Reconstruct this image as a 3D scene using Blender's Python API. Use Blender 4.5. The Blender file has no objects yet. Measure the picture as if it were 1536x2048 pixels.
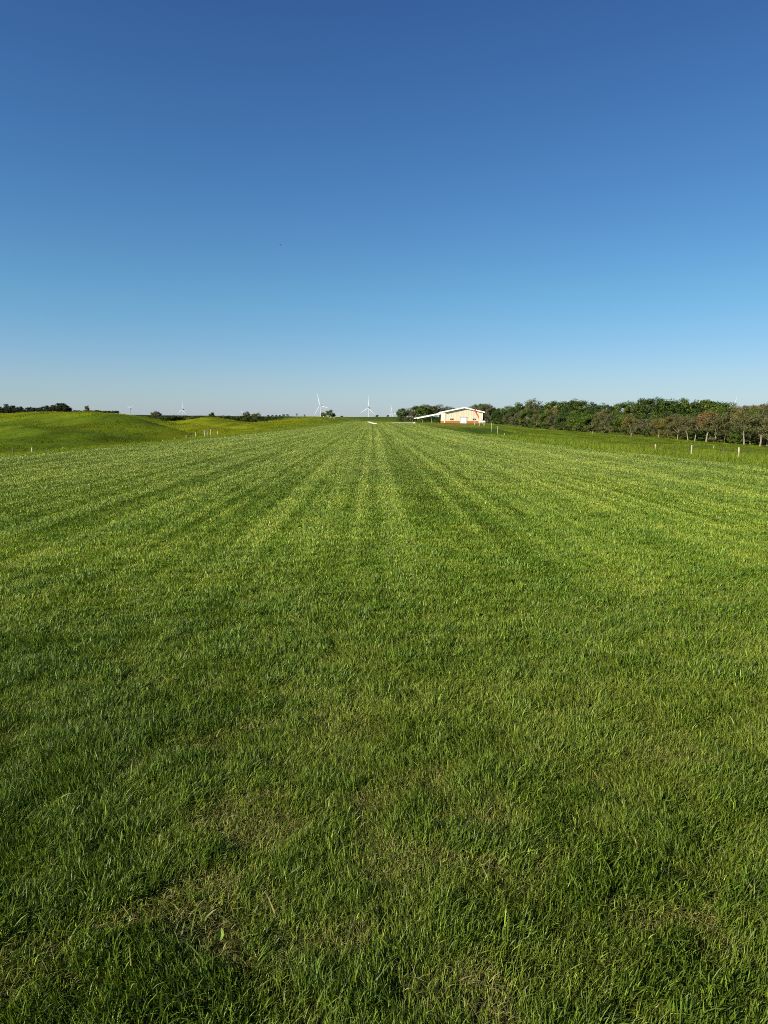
import bpy, bmesh, math, random
import numpy as np
from mathutils import Vector, Matrix

# ------------------------------------------------------------------ camera, world, sun, exposure
SC = bpy.context.scene
COL = SC.collection
F = 1420.0            # focal length in photograph pixels (1536 x 2048)
EYE = 1.65
HOR = 840.0           # photograph row of the true horizon
PITCH = math.atan((1024 - HOR) / F)

cam = bpy.data.cameras.new('camera')
cam.sensor_fit = 'VERTICAL'
cam.sensor_height = 34.6
cam.sensor_width = 25.95
cam.lens = F / 2048 * 34.6
cam.clip_start = 0.05
cam.clip_end = 40000
co = bpy.data.objects.new('camera', cam)
co.location = (0, 0, EYE)
co.rotation_euler = (math.pi / 2 - PITCH, 0, 0)
COL.objects.link(co)
SC.camera = co

EXPO = 0.75
SUN_EL = math.radians(22)
SUN_AZ = math.radians(-126)    # azimuth of the sun, clockwise from +Y (north): left and behind the camera
w = bpy.data.worlds.new('World')
SC.world = w
w.use_nodes = True
nt = w.node_tree
nt.nodes.clear()
wo = nt.nodes.new('ShaderNodeOutputWorld')
bg = nt.nodes.new('ShaderNodeBackground')
sky = nt.nodes.new('ShaderNodeTexSky')
sky.sky_type = 'NISHITA'
sky.sun_disc = False
sky.sun_elevation = SUN_EL
sky.sun_rotation = SUN_AZ
sky.altitude = 300
sky.air_density = 1.0
sky.dust_density = 0.3
sky.ozone_density = 2.0
bg.inputs['Strength'].default_value = 0.118
# the clear northern evening sky is bluer and paler at the rim than the model's: grade it by elevation
tc = nt.nodes.new('ShaderNodeTexCoord')
sx = nt.nodes.new('ShaderNodeSeparateXYZ')
rp = nt.nodes.new('ShaderNodeValToRGB')
nt.links.new(tc.outputs['Generated'], sx.inputs[0])
nt.links.new(sx.outputs['Z'], rp.inputs[0])
GRADE = [(0.0, (0.70, 0.86, 1.42)), (0.03, (0.71, 0.88, 1.24)), (0.055, (0.73, 0.89, 1.18)), (0.161, (0.575, 0.95, 1.16)), (0.2815, (0.49, 0.86, 1.18)), (0.468, (0.40, 0.71, 1.12)), (1.0, (0.36, 0.62, 1.0))]
while len(rp.color_ramp.elements) < len(GRADE):
    rp.color_ramp.elements.new(0.5)
for e, (p_, c_) in zip(rp.color_ramp.elements, GRADE):
    e.position = p_
    e.color = (c_[0] / 2, c_[1] / 2, c_[2] / 2, 1)
mg = nt.nodes.new('ShaderNodeVectorMath')
mg.operation = 'MULTIPLY'
nt.links.new(sky.outputs[0], mg.inputs[0])
nt.links.new(rp.outputs[0], mg.inputs[1])
ms = nt.nodes.new('ShaderNodeMath')
ms.operation = 'MULTIPLY_ADD'
ms.inputs[1].default_value = -0.22
ms.inputs[2].default_value = 1.0
nt.links.new(sx.outputs['X'], ms.inputs[0])
mh = nt.nodes.new('ShaderNodeVectorMath')
mh.operation = 'SCALE'
nt.links.new(mg.outputs[0], mh.inputs[0])
nt.links.new(ms.outputs[0], mh.inputs['Scale'])
nt.links.new(mh.outputs[0], bg.inputs['Color'])
nt.links.new(bg.outputs[0], wo.inputs[0])

sl = bpy.data.lights.new('sun', 'SUN')
sl.energy = 5.0
sl.angle = math.radians(0.53)
sl.color = (1.0, 0.9, 0.74)
so = bpy.data.objects.new('sun', sl)
sdir = Vector((math.sin(SUN_AZ) * math.cos(SUN_EL), math.cos(SUN_AZ) * math.cos(SUN_EL), math.sin(SUN_EL)))
so.rotation_euler = sdir.to_track_quat('Z', 'Y').to_euler()
so.location = (-30, -30, 40)
COL.objects.link(so)

SC.view_settings.view_transform = 'Standard'
SC.view_settings.look = 'None'
SC.view_settings.exposure = EXPO
SC.view_settings.gamma = 1.0
cy = SC.cycles
cy.use_denoising = False
cy.max_bounces = 5
cy.diffuse_bounces = 2
cy.glossy_bounces = 2
cy.transmission_bounces = 3
cy.transparent_max_bounces = 6
cy.filter_width = 1.0

# ------------------------------------------------------------------ helpers
rng = np.random.default_rng(7)
random.seed(7)
CP, SP = math.cos(PITCH), math.sin(PITCH)


def at(px, row, D):
    """world point seen at photograph pixel (px,row), D metres ahead of the camera"""
    a = (px - 768) / F
    b = (1024 - row) / F
    dy = CP + b * SP
    dz = -SP + b * CP
    t = D / dy
    return Vector((a * t, D, EYE + dz * t))


def sstep(a, b, x):
    t = np.clip((x - a) / (b - a), 0, 1)
    return t * t * (3 - 2 * t)


def vnoise(x, y, seed=0):
    xi = np.floor(x).astype(np.int64)
    yi = np.floor(y).astype(np.int64)
    fx = x - xi
    fy = y - yi
    fx = fx * fx * (3 - 2 * fx)
    fy = fy * fy * (3 - 2 * fy)

    def h(i, j):
        n = (i * 374761393 + j * 668265263 + seed * 974711) & 0xFFFFFFFF
        n = ((n ^ (n >> 13)) * 1274126177) & 0xFFFFFFFF
        n = (n ^ (n >> 16)) & 0xFFFFFF
        return n / float(0xFFFFFF)
    return (h(xi, yi) * (1 - fx) + h(xi + 1, yi) * fx) * (1 - fy) + (h(xi, yi + 1) * (1 - fx) + h(xi + 1, yi + 1) * fx) * fy


def fbm(x, y, seed=0, octv=3):
    x = np.asarray(x, float)
    y = np.asarray(y, float)
    s = 0
    a = 0.5
    tot = 0
    for k in range(octv):
        s = s + a * vnoise(x * 2 ** k + 17.3 * k, y * 2 ** k - 9.1 * k, seed + k)
        tot += a
        a *= 0.5
    return s / tot


def link(o, parent=None):
    COL.objects.link(o)
    if parent is not None:
        o.parent = parent
    return o


def tag(o, label=None, cat=None, group=None, kind=None):
    if label:
        o['label'] = label
    if cat:
        o['category'] = cat
    if group:
        o['group'] = group
    if kind:
        o['kind'] = kind
    return o


def empty(name, loc, rz=0.0):
    o = bpy.data.objects.new(name, None)
    o.location = loc
    o.rotation_euler = (0, 0, rz)
    o.empty_display_size = 0.3
    return link(o)


def np_mesh(name, verts, faces_flat, loop_start, mat=None, col=None, smooth=False):
    me = bpy.data.meshes.new(name)
    nv = len(verts)
    me.vertices.add(nv)
    me.vertices.foreach_set('co', np.ascontiguousarray(verts, dtype=np.float32).ravel())
    me.loops.add(len(faces_flat))
    me.loops.foreach_set('vertex_index', np.ascontiguousarray(faces_flat, dtype=np.int32))
    me.polygons.add(len(loop_start))
    me.polygons.foreach_set('loop_start', np.ascontiguousarray(loop_start, dtype=np.int32))
    if smooth:
        me.polygons.foreach_set('use_smooth', np.ones(len(loop_start), dtype=bool))
    if col is not None:
        at_ = me.attributes.new('col', 'FLOAT_COLOR', 'POINT')
        c4 = np.ones((nv, 4), np.float32)
        c4[:, :3] = col
        at_.data.foreach_set('color', c4.ravel())
    me.update(calc_edges=True)
    if mat:
        me.materials.append(mat)
    return me


class MB:
    """collects boxes, tubes and faces and builds ONE mesh object"""

    def __init__(self):
        self.v = []
        self.f = []

    def poly(self, pts):
        n = len(self.v)
        self.v += [tuple(p) for p in pts]
        self.f.append(tuple(range(n, n + len(pts))))

    def box(self, x0, x1, y0, y1, z0, z1):
        n = len(self.v)
        self.v += [(x0, y0, z0), (x1, y0, z0), (x1, y1, z0), (x0, y1, z0), (x0, y0, z1), (x1, y0, z1), (x1, y1, z1), (x0, y1, z1)]
        for q in ((0, 3, 2, 1), (4, 5, 6, 7), (0, 1, 5, 4), (1, 2, 6, 5), (2, 3, 7, 6), (3, 0, 4, 7)):
            self.f.append(tuple(n + k for k in q))

    def prism(self, prof, y0, y1):
        """profile of (x,z) points (counter-clockwise seen from -Y) extruded along Y"""
        n = len(self.v)
        k = len(prof)
        self.v += [(x, y0, z) for x, z in prof] + [(x, y1, z) for x, z in prof]
        self.f.append(tuple(n + i for i in range(k)))
        self.f.append(tuple(n + k + i for i in reversed(range(k))))
        for i in range(k):
            j = (i + 1) % k
            self.f.append((n + j, n + i, n + k + i, n + k + j))

    def tube(self, pts, rads, seg=8, cap=True):
        pts = [Vector(p) for p in pts]
        base = len(self.v)
        up = Vector((0.13, 0.27, 0.95))
        for i, p in enumerate(pts):
            d = (pts[min(i + 1, len(pts) - 1)] - pts[max(i - 1, 0)]).normalized()
            a = d.cross(up)
            if a.length < 1e-3:
                a = d.cross(Vector((1, 0, 0)))
            a.normalize()
            b = d.cross(a)
            for k in range(seg):
                t = 2 * math.pi * k / seg
                self.v.append(tuple(p + (a * math.cos(t) + b * math.sin(t)) * rads[i]))
        for i in range(len(pts) - 1):
            for k in range(seg):
                k2 = (k + 1) % seg
                self.f.append((base + i * seg + k, base + i * seg + k2, base + (i + 1) * seg + k2, base + (i + 1) * seg + k))
        if cap:
            self.f.append(tuple(base + k for k in reversed(range(seg))))
            self.f.append(tuple(base + (len(pts) - 1) * seg + k for k in range(seg)))

    def mesh(self, name, mat, smooth=False):
        me = bpy.data.meshes.new(name)
        me.from_pydata(self.v, [], self.f)
        if smooth:
            me.polygons.foreach_set('use_smooth', [True] * len(me.polygons))
        me.update()
        me.materials.append(mat)
        return me

    def build(self, name, mat, parent=None, smooth=False):
        return link(bpy.data.objects.new(name, self.mesh(name, mat, smooth)), parent)


# ------------------------------------------------------------------ materials
def new_mat(name):
    m = bpy.data.materials.new(name)
    m.use_nodes = True
    t = m.node_tree
    t.nodes.clear()
    out = t.nodes.new('ShaderNodeOutputMaterial')
    return m, t, out


def node(t, typ, **kw):
    n = t.nodes.new(typ)
    for k, v in kw.items():
        if k in n.bl_rna.properties:
            setattr(n, k, v)
        else:
            n.inputs[k].default_value = v
    return n


def simple_mat(name, color, rough=0.6, var=0.12, scale=2.0, metallic=0.0, bump=0.0):
    m, t, out = new_mat(name)
    b = node(t, 'ShaderNodeBsdfPrincipled', Roughness=rough, Metallic=metallic)
    g = node(t, 'ShaderNodeNewGeometry')
    nz = node(t, 'ShaderNodeTexNoise', Scale=scale, Detail=4.0)
    t.links.new(g.outputs['Position'], nz.inputs['Vector'])
    r = node(t, 'ShaderNodeValToRGB')
    r.color_ramp.elements[0].position = 0.3
    r.color_ramp.elements[1].position = 0.7
    r.color_ramp.elements[0].color = (*[c * (1 - var) for c in color], 1)
    r.color_ramp.elements[1].color = (*[min(1, c * (1 + var)) for c in color], 1)
    t.links.new(nz.outputs['Fac'], r.inputs[0])
    t.links.new(r.outputs[0], b.inputs['Base Color'])
    if bump:
        bp = node(t, 'ShaderNodeBump', Strength=bump)
        t.links.new(nz.outputs['Fac'], bp.inputs['Height'])
        t.links.new(bp.outputs[0], b.inputs['Normal'])
    t.links.new(b.outputs[0], out.inputs[0])
    return m


def leaf_mat(name, rough=0.45, spec=0.4, trans=0.3, tint=(1.25, 1.2, 0.55)):
    """thin leaf: the mesh's own colour, some gloss and light passing through"""
    m, t, out = new_mat(name)
    a = node(t, 'ShaderNodeAttribute', attribute_name='col')
    b = node(t, 'ShaderNodeBsdfPrincipled', Roughness=rough)
    b.inputs['Specular IOR Level'].default_value = spec
    tr = node(t, 'ShaderNodeBsdfTranslucent')
    mu = node(t, 'ShaderNodeMix', data_type='RGBA', blend_type='MULTIPLY')
    mu.inputs[0].default_value = 1.0
    mu.inputs[7].default_value = (*tint, 1)
    t.links.new(a.outputs['Color'], mu.inputs[6])
    t.links.new(a.outputs['Color'], b.inputs['Base Color'])
    t.links.new(mu.outputs[2], tr.inputs['Color'])
    mx = node(t, 'ShaderNodeMixShader')
    mx.inputs[0].default_value = trans
    t.links.new(b.outputs[0], mx.inputs[1])
    t.links.new(tr.outputs[0], mx.inputs[2])
    t.links.new(mx.outputs[0], out.inputs[0])
    return m


def ground_mat():
    m, t, out = new_mat('ground_turf')
    b = node(t, 'ShaderNodeBsdfPrincipled', Roughness=0.9)
    b.inputs['Specular IOR Level'].default_value = 0.02
    a = node(t, 'ShaderNodeAttribute', attribute_name='col')
    g = node(t, 'ShaderNodeNewGeometry')
    n1 = node(t, 'ShaderNodeTexNoise', Scale=0.9, Detail=6.0, Roughness=0.7)
    n2 = node(t, 'ShaderNodeTexNoise', Scale=0.12, Detail=4.0, Roughness=0.6)
    for n in (n1, n2):
        t.links.new(g.outputs['Position'], n.inputs['Vector'])
    ad = node(t, 'ShaderNodeMath', operation='ADD')
    t.links.new(n1.outputs['Fac'], ad.inputs[0])
    t.links.new(n2.outputs['Fac'], ad.inputs[1])
    r = node(t, 'ShaderNodeMapRange')
    r.inputs[1].default_value = 0.7
    r.inputs[2].default_value = 1.3
    r.inputs[3].default_value = 0.72
    r.inputs[4].default_value = 1.28
    t.links.new(ad.outputs[0], r.inputs[0])
    mu = node(t, 'ShaderNodeVectorMath', operation='SCALE')
    t.links.new(a.outputs['Color'], mu.inputs[0])
    t.links.new(r.outputs[0], mu.inputs['Scale'])
    t.links.new(mu.outputs[0], b.inputs['Base Color'])
    bp = node(t, 'ShaderNodeBump', Strength=0.9, Distance=0.25)
    t.links.new(n1.outputs['Fac'], bp.inputs['Height'])
    t.links.new(bp.outputs[0], b.inputs['Normal'])
    t.links.new(b.outputs[0], out.inputs[0])
    return m


M_GROUND = ground_mat()
M_GRASS = leaf_mat('grass_blade', 0.48, 0.30, 0.22, (1.25, 1.25, 0.4))
M_LEAF = leaf_mat('tree_leaf', 0.6, 0.2, 0.42, (1.2, 1.15, 0.7))
M_TALL = leaf_mat('pasture_blade', 0.8, 0.08, 0.35, (1.2, 1.2, 0.5))
M_BARK = simple_mat('bark', (0.20, 0.17, 0.13), 0.9, 0.3, 3.0)
M_DARKBARK = simple_mat('dark_bark', (0.10, 0.085, 0.065), 0.9, 0.3, 3.0)
M_WHITE = simple_mat('white_paint', (0.80, 0.79, 0.75), 0.5, 0.03, 1.0)
M_CREAM = simple_mat('cream_steel_siding', (0.62, 0.575, 0.42), 0.5, 0.04, 0.6)
M_BRICK = simple_mat('orange_brown_wainscot', (0.40, 0.135, 0.035), 0.6, 0.12, 2.0)
M_DOOR = simple_mat('white_door', (0.82, 0.82, 0.80), 0.45, 0.02, 1.0)
M_GLASS = simple_mat('dark_window_glass', (0.02, 0.025, 0.03), 0.08, 0.1, 1.0)
M_TRIM = simple_mat('grey_trim', (0.30, 0.30, 0.29), 0.6, 0.1, 2.0)
M_DARK = simple_mat('dark_steel', (0.035, 0.04, 0.04), 0.6, 0.2, 1.0)
M_TURB = simple_mat('turbine_white', (0.42, 0.45, 0.48), 0.5, 0.02, 0.05)
M_POST = simple_mat('weathered_white_post', (0.38, 0.355, 0.255), 0.8, 0.3, 6.0)
M_STEEL = simple_mat('rusty_steel', (0.10, 0.085, 0.07), 0.7, 0.25, 10.0)
M_ORANGE = simple_mat('orange_red_cloth', (0.75, 0.07, 0.025), 0.7, 0.1, 3.0)
M_TANK = simple_mat('tank_white', (0.80, 0.81, 0.82), 0.35, 0.03, 1.0)
M_GRAVEL = simple_mat('pale_gravel', (0.50, 0.45, 0.34), 0.95, 0.2, 3.0, bump=0.3)
M_CONC = simple_mat('white_concrete', (0.66, 0.64, 0.57), 0.9, 0.08, 3.0)
M_HOUSE = simple_mat('beige_boards', (0.55, 0.47, 0.36), 0.7, 0.1, 1.0)
M_ROOF = simple_mat('brown_shingle', (0.13, 0.095, 0.07), 0.8, 0.2, 2.0)
M_RED = simple_mat('red_paint', (0.5, 0.03, 0.02), 0.5, 0.1, 2.0)
M_LEAFY = simple_mat('yellow_green_leaf', (0.30, 0.42, 0.03), 0.5, 0.1, 40.0)
M_BIRD = simple_mat('dark_feathers', (0.03, 0.028, 0.026), 0.7, 0.2, 5.0)

# ------------------------------------------------------------------ terrain
EY = np.array([0, 25, 31, 38, 47, 52, 80, 120, 200, 290, 320], float)
XR = np.array([14.5, 13.3, 12.4, 11.6, 10.8, 10.4, 10.2, 10.4, 10.2, 9.0, 9.0])   # right edge of the mown strip
XL = np.array([-18., -17.4, -17, -16.4, -15.5, -15.5, -15.5, -15.5, -14.8, -13., -13.])


def edge_r(y):
    return np.interp(y, EY, XR)


def edge_l(y):
    return np.interp(y, EY, XL)


def strip_z(y):
    return np.interp(y, [0, 100, 140, 180, 220, 260, 290, 320], [0, 0, 0.06, 0.22, 0.48, 0.82, 1.02, 1.15])


CTRL = [  # photograph column, row, distance
    (-150, 842, 115), (0, 833.5, 112), (60, 828, 115), (130, 825, 118), (200, 826, 116), (240, 831, 112), (280, 840, 107), (340, 854, 98), (410, 873, 88),
    (-150, 833, 200), (0, 832, 200), (100, 829, 200), (200, 828, 210),
    (-120, 880, 70), (0, 880, 68), (130, 880, 73), (130, 852, 92), (0, 862, 90), (-120, 872, 90), (250, 883, 76), (170, 852, 90), (330, 891, 80), (290, 881, 84), (245, 866, 88), (40, 905, 62), (-40, 897, 66),
    (-120, 930, 52), (0, 920, 54), (130, 912, 57), (250, 902, 63), (330, 892, 70), (400, 882, 78),
    (290, 868, 128), (330, 878, 122), (380, 886, 112), (240, 828, 165), (290, 833.5, 160), (400, 850, 148), (480, 863, 136),
    (310, 856, 186), (370, 862, 180), (430, 866, 176), (360, 866, 130), (430, 872, 124), (370, 841, 226), (420, 834.5, 235), (455, 838, 235), (500, 847, 222), (440, 849, 195),
    (330, 848, 268), (400, 849, 270), (470, 849, 268), (540, 847, 300), (480, 852, 190), (520, 845, 245), (560, 839, 272), (600, 834.5, 300), (640, 834.5, 320), (690, 834.5, 335),
    (560, 853, 165), (600, 848, 195), (520, 858, 140),
    (-150, 830, 450), (100, 829, 450), (250, 829.5, 450), (400, 831.5, 450), (550, 833, 450), (700, 834, 450), (800, 834, 450), (900, 835, 450), (1100, 838, 450), (1700, 838, 450),
    (750, 841, 330), (850, 842, 330),
    (880, 847, 260), (960, 847.5, 260), (830, 846.5, 260), (900, 853, 205), (850, 851, 205), (880, 847, 290), (960, 848, 290), (850, 858, 140),
    (935, 853, 195), (965, 850.5, 200), (920, 861, 150), (980, 857, 138), (992, 864, 126), (1005, 872, 116), (940, 870, 112), (970, 878, 98),
    (1024, 882, 106), (1060, 868, 150), (1000, 851, 210), (985, 848, 245), (1060, 857, 200), (1130, 862, 175), (1200, 868, 165), (1300, 875, 150), (1400, 886, 130),
    (1536, 898, 112), (1700, 906, 100), (1130, 884, 95), (1200, 889, 85), (1300, 896, 75), (1400, 905, 65), (1536, 918, 58), (1700, 930, 52),
    (1060, 855, 270), (1130, 860, 260), (1300, 864, 260), (1536, 866, 260), (1700, 868, 260),
]
_pts = [(p.x, p.y, p.z) for p in (at(*c) for c in CTRL)]
for yy in (16, 25, 40, 60, 80, 110, 140, 180, 220, 255):
    _pts += [(float(edge_l(yy)), yy, float(strip_z(yy))), (float(edge_r(yy)), yy, float(strip_z(yy))), (-3., yy, float(strip_z(yy)))]
for yy in (30, 40, 52, 65, 80):
    _pts.append((-21.5 if yy < 60 else -20.5, yy, -1.15))
for yy in (24, 32, 40, 50, 60, 80):
    _pts.append((18.5, yy, -1.3))
_pts = np.array(_pts)


def _feat(x, y):
    yc = np.maximum(y, 14.0)
    s = np.clip(x / yc * F / 100, -9.5, 9.5)
    return np.stack([s, np.log(np.minimum(yc, 460)) * 6], -1)


_P = _feat(_pts[:, 0], _pts[:, 1])


def _phi(r2):
    return np.sqrt(r2 + 0.12)


_A = _phi(((_P[:, None] - _P[None]) ** 2).sum(-1)) - 0.02 * np.eye(len(_P))
_z0 = _pts[:, 2].mean()
_W = np.linalg.solve(_A, _pts[:, 2] - _z0)

# hub column, hub row, rotor radius in photograph pixels, rotor angle of one blade (degrees)
TURB = [(261, 817, 12.5, 150), (365.5, 819, 19.5, 86), (486, 829, 11.5, 117), (641, 811, 28, 108), (737.5, 816, 25.5, 85),
        (785, 825, 18, 103), (780.5, 827.5, 9, 88), (676.5, 831.5, 8, 68), (1470.5, 807, 14.5, 80)]
ROT_R, HUB_H = 52.0, 85.0
_T = []
for (px, row, rp, ang) in TURB:
    p = at(px, row, F * ROT_R / rp)
    _T.append((p.x, p.y, p.z - HUB_H))
_T = np.array(_T)


def H(x, y):
    x = np.asarray(x, float)
    y = np.asarray(y, float)
    sh = np.broadcast(x, y).shape
    x = np.broadcast_to(x, sh).ravel()
    y = np.broadcast_to(y, sh).ravel()
    out = np.empty(x.shape)
    for i in range(0, len(x), 20000):
        X = x[i:i + 20000]
        Y = y[i:i + 20000]
        f = _feat(X, Y)
        r2 = ((f[:, None] - _P[None]) ** 2).sum(-1)
        z = _z0 + _phi(r2) @ _W
        # small lumps in the pasture, none on the mown strip
        z = z + (fbm(X / 9, Y / 9, 41, 3) - 0.5) * 0.45 * sstep(40, 90, Y) * sstep(900, 300, Y)
        fold = 1 - np.abs(2 * fbm((X * 0.8 + Y * 0.6) / 26 + 3, (Y * 0.8 - X * 0.6) / 60, 61, 2) - 1)
        z = z + (fold - 0.72) * 2.6 * sstep(-24, -38, X) * sstep(62, 80, Y) * sstep(112, 92, Y)
        # the mown strip is graded level
        a = np.maximum(X - edge_r(Y), edge_l(Y) - X)
        wgt = 1 - sstep(0.4, 6.5, a)
        wgt = np.where(Y < 22, np.maximum(wgt, 1 - sstep(12, 22, Y)), wgt) * (1 - sstep(265, 300, Y))
        z = z * (1 - wgt) + (strip_z(Y) + (fbm(X / 3.0, Y / 6.0, 5, 2) - 0.5) * 0.05) * wgt
        # far country falls away to the turbines' feet
        d2 = ((X[:, None] / 1000 - _T[None, :, 0] / 1000) ** 2 + (Y[:, None] / 1000 - _T[None, :, 1] / 1000) ** 2) + 0.004
        iw = 1 / d2 ** 2
        zf = (iw * _T[None, :, 2]).sum(-1) / iw.sum(-1)
        k = sstep(950, 2300, Y)
        z = z * (1 - k) + zf * k
        out[i:i + 20000] = z
    return out.reshape(sh)


def h1(x, y):
    return float(H(np.array([x]), np.array([y]))[0])


def ground_at(px, D):
    """point on the ground in the photograph column px, D metres ahead"""
    x = (px - 768) / F * D * (CP + (1024 - 850) / F * SP)   # the column's slope, near the horizon rows
    return Vector((x, D, h1(x, D)))


# ground colours: grass colours by area
G_MOWN = np.array([0.110, 0.145, 0.020])
G_PAST = np.array([0.138, 0.184, 0.013])
G_FAR = np.array([0.075, 0.110, 0.013])
G_DARK = np.array([0.034, 0.050, 0.014])


def ground_colour(x, y):
    a = np.maximum(x - edge_r(y), edge_l(y) - x)
    mown = ((1 - sstep(-0.2, 1.5, a)) * (1 - sstep(285, 300, y)))[:, None]
    c = np.repeat(G_PAST[None], len(x), 0)
    # patches of darker, lusher sward and of yellower, drier sward in the pasture
    n = fbm(x / 22, y / 22, 3, 4)[:, None]
    n2 = fbm(x / 3.2, y / 7, 13, 3)[:, None]
    c = c * (1 + 0.6 * (n - 0.5)) * (1 + 1.1 * (n2 - 0.5)) * (1 - 0.08 * sstep(8, 14, x) * (1 - sstep(180, 220, y)))[:, None]
    flank = (sstep(-62, -48, x + (y - 85) * 0.45) * (1 - sstep(-30, -24, x)) * sstep(55, 66, y) * (1 - sstep(98, 116, y)))[:, None]  # right-facing hill flank: lusher sward, with its shade painted into the colour
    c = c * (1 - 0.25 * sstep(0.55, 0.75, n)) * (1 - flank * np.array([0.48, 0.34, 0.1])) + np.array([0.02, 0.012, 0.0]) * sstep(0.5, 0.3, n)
    lh = (sstep(-19, -30, x) * sstep(50, 62, y))[:, None]
    c = c * (1 + lh * np.array([0.22, 0.08, -0.45]))      # the drier, yellower sward of the left hills
    far = sstep(290, 380, y)[:, None]
    c = c * (1 - far) + G_FAR * far
    dk = (sstep(300, 350, y) * sstep(-20, -120, x))[:, None]
    c = c * (1 - dk) + G_DARK * dk
    # mown bank by the hangar
    bank = (sstep(9.5, 11, x) * (1 - sstep(23, 26, x + (y - 130) * -0.02)) * sstep(165, 195, y) * (1 - sstep(235, 255, y)))[:, None]
    sw = (sstep(10.6, 12, x) * (1 - sstep(21, 26, x)) * sstep(62, 80, y) * (1 - sstep(150, 185, y)))[:, None]
    c = c * (1 - sw) + np.array([0.060, 0.105, 0.010]) * (0.8 + 0.4 * n2) * sw
    c = c * (1 - bank) + (np.array([0.175, 0.180, 0.025]) * (0.75 + 0.5 * n2)) * bank
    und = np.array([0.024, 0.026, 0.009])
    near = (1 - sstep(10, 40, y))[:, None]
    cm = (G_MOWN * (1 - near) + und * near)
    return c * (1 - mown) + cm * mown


def build_ground():
    ys = np.concatenate([np.linspace(-30, 0.5, 30), 0.5 + 1.2 * (np.exp(np.linspace(0, math.log(11000 / 1.2), 420)) - 1) + 0.0])
    ys = np.unique(np.round(ys, 4))
    s = np.linspace(-1, 1, 381)
    xs = 16 * np.sinh(s * 6.6) / np.sinh(1.0) * 1.0
    xs = xs * 1.0
    X, Y = np.meshgrid(xs, ys)
    Z = H(X, Y)
    v = np.stack([X.ravel(), Y.ravel(), Z.ravel()], -1)
    nx, ny = len(xs), len(ys)
    i = np.arange(nx - 1)
    j = np.arange(ny - 1)
    I, J = np.meshgrid(i, j)
    a = (J * nx + I).ravel()
    q = np.stack([a, a + 1, a + nx + 1, a + nx], -1)
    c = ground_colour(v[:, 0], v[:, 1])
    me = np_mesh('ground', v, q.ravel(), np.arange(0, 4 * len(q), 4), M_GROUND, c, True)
    o = link(bpy.data.objects.new('ground', me))
    tag(o, 'rolling green farmland under the mown grass strip', 'ground', kind='structure')


build_ground()


# ------------------------------------------------------------------ grass
def blades(name, x, y, z, h, wd, lean_x, lean_y, col, seg=2, face=None, mat=None):
    """one mesh of tapered bent grass blades"""
    n = len(x)
    r = np.random.default_rng(len(x) + 3)
    az = r.uniform(0, 2 * math.pi, n) if face is None else face
    sx, sy = np.cos(az), np.sin(az)
    ts = [0.0, 0.55, 1.0] if seg == 2 else [0.0, 0.4, 0.75, 1.0]
    ws = [0.85, 0.9, 0.0] if seg == 2 else [0.8, 1.0, 0.7, 0.0]
    nv = 2 * (len(ts) - 1) + 1
    V = np.empty((n, nv, 3), np.float32)
    L = np.sqrt(lean_x ** 2 + lean_y ** 2)
    k = 0
    for t, wf in zip(ts, ws):
        bend = t ** 1.7
        px = x + lean_x * h * bend
        py = y + lean_y * h * bend
        pz = z + h * (t - 0.35 * np.minimum(L, 1.6) * bend * t)
        if wf > 0:
            V[:, k, 0] = px - sx * wd * wf * 0.5
            V[:, k, 1] = py - sy * wd * wf * 0.5
            V[:, k, 2] = pz
            V[:, k + 1, 0] = px + sx * wd * wf * 0.5
            V[:, k + 1, 1] = py + sy * wd * wf * 0.5
            V[:, k + 1, 2] = pz
            k += 2
        else:
            V[:, k, 0] = px
            V[:, k, 1] = py
            V[:, k, 2] = pz
    pat = []
    st = []
    for s in range(len(ts) - 2):
        st.append(len(pat))
        pat += [2 * s, 2 * s + 1, 2 * s + 3, 2 * s + 2]
    st.append(len(pat))
    pat += [nv - 3, nv - 2, nv - 1]
    b = (np.arange(n) * nv)[:, None]
    flat = (b + np.array(pat)[None]).ravel()
    ls = ((np.arange(n) * len(pat))[:, None] + np.array(st)[None]).ravel()
    cc = np.repeat(col.astype(np.float32), nv, axis=0)
    me = np_mesh(name, V.reshape(-1, 3), flat, ls, mat or M_GRASS, cc, True)
    return link(bpy.data.objects.new(name, me))


def scatter(y0, y1, dens, xlo, xhi, ratio=1.06):
    """random points, dens(y) per square metre, between xlo(y) and xhi(y)"""
    X, Y = [], []
    y = y0
    while y < y1:
        y2 = min(y1, max(y * ratio, y + 0.12))
        ym = 0.5 * (y + y2)
        a, b = xlo(ym), xhi(ym)
        if b > a:
            n = int(dens(ym) * (b - a) * (y2 - y))
            X.append(rng.uniform(a, b, n))
            Y.append(rng.uniform(y, y2, n))
        y = y2
    return np.concatenate(X), np.concatenate(Y)


# colours of living and dead blades
C_BLUE = np.array([0.076, 0.138, 0.012])
C_MID = np.array([0.112, 0.176, 0.014])
C_YEL = np.array([0.205, 0.256, 0.028])
C_DEAD = np.array([0.33, 0.29, 0.10])


def stripe(x, y):
    """mowing passes: which way the blades lie, -1..1, across the strip"""
    u = x + 0.016 * y
    ph = u / 2.05 + 0.35 * (fbm(u * 0.4, y / 40, 77, 2) - 0.5)
    s = np.sin(ph * 2 * math.pi) * 0.30
    s2 = (fbm(u * 4.6, y / 90, 31, 3) - 0.5) * 4.8
    track_ = 0.9 * np.exp(-((u - 2.6) / 0.22) ** 2) + 0.6 * np.exp(-((u - 0.9) / 0.2) ** 2)      # faint wheel marks
    return np.clip(s + s2 - track_ * sstep(6, 14, y), -1.4, 1.4)


def half(y):
    return 0.56 * y + 1.6


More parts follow.
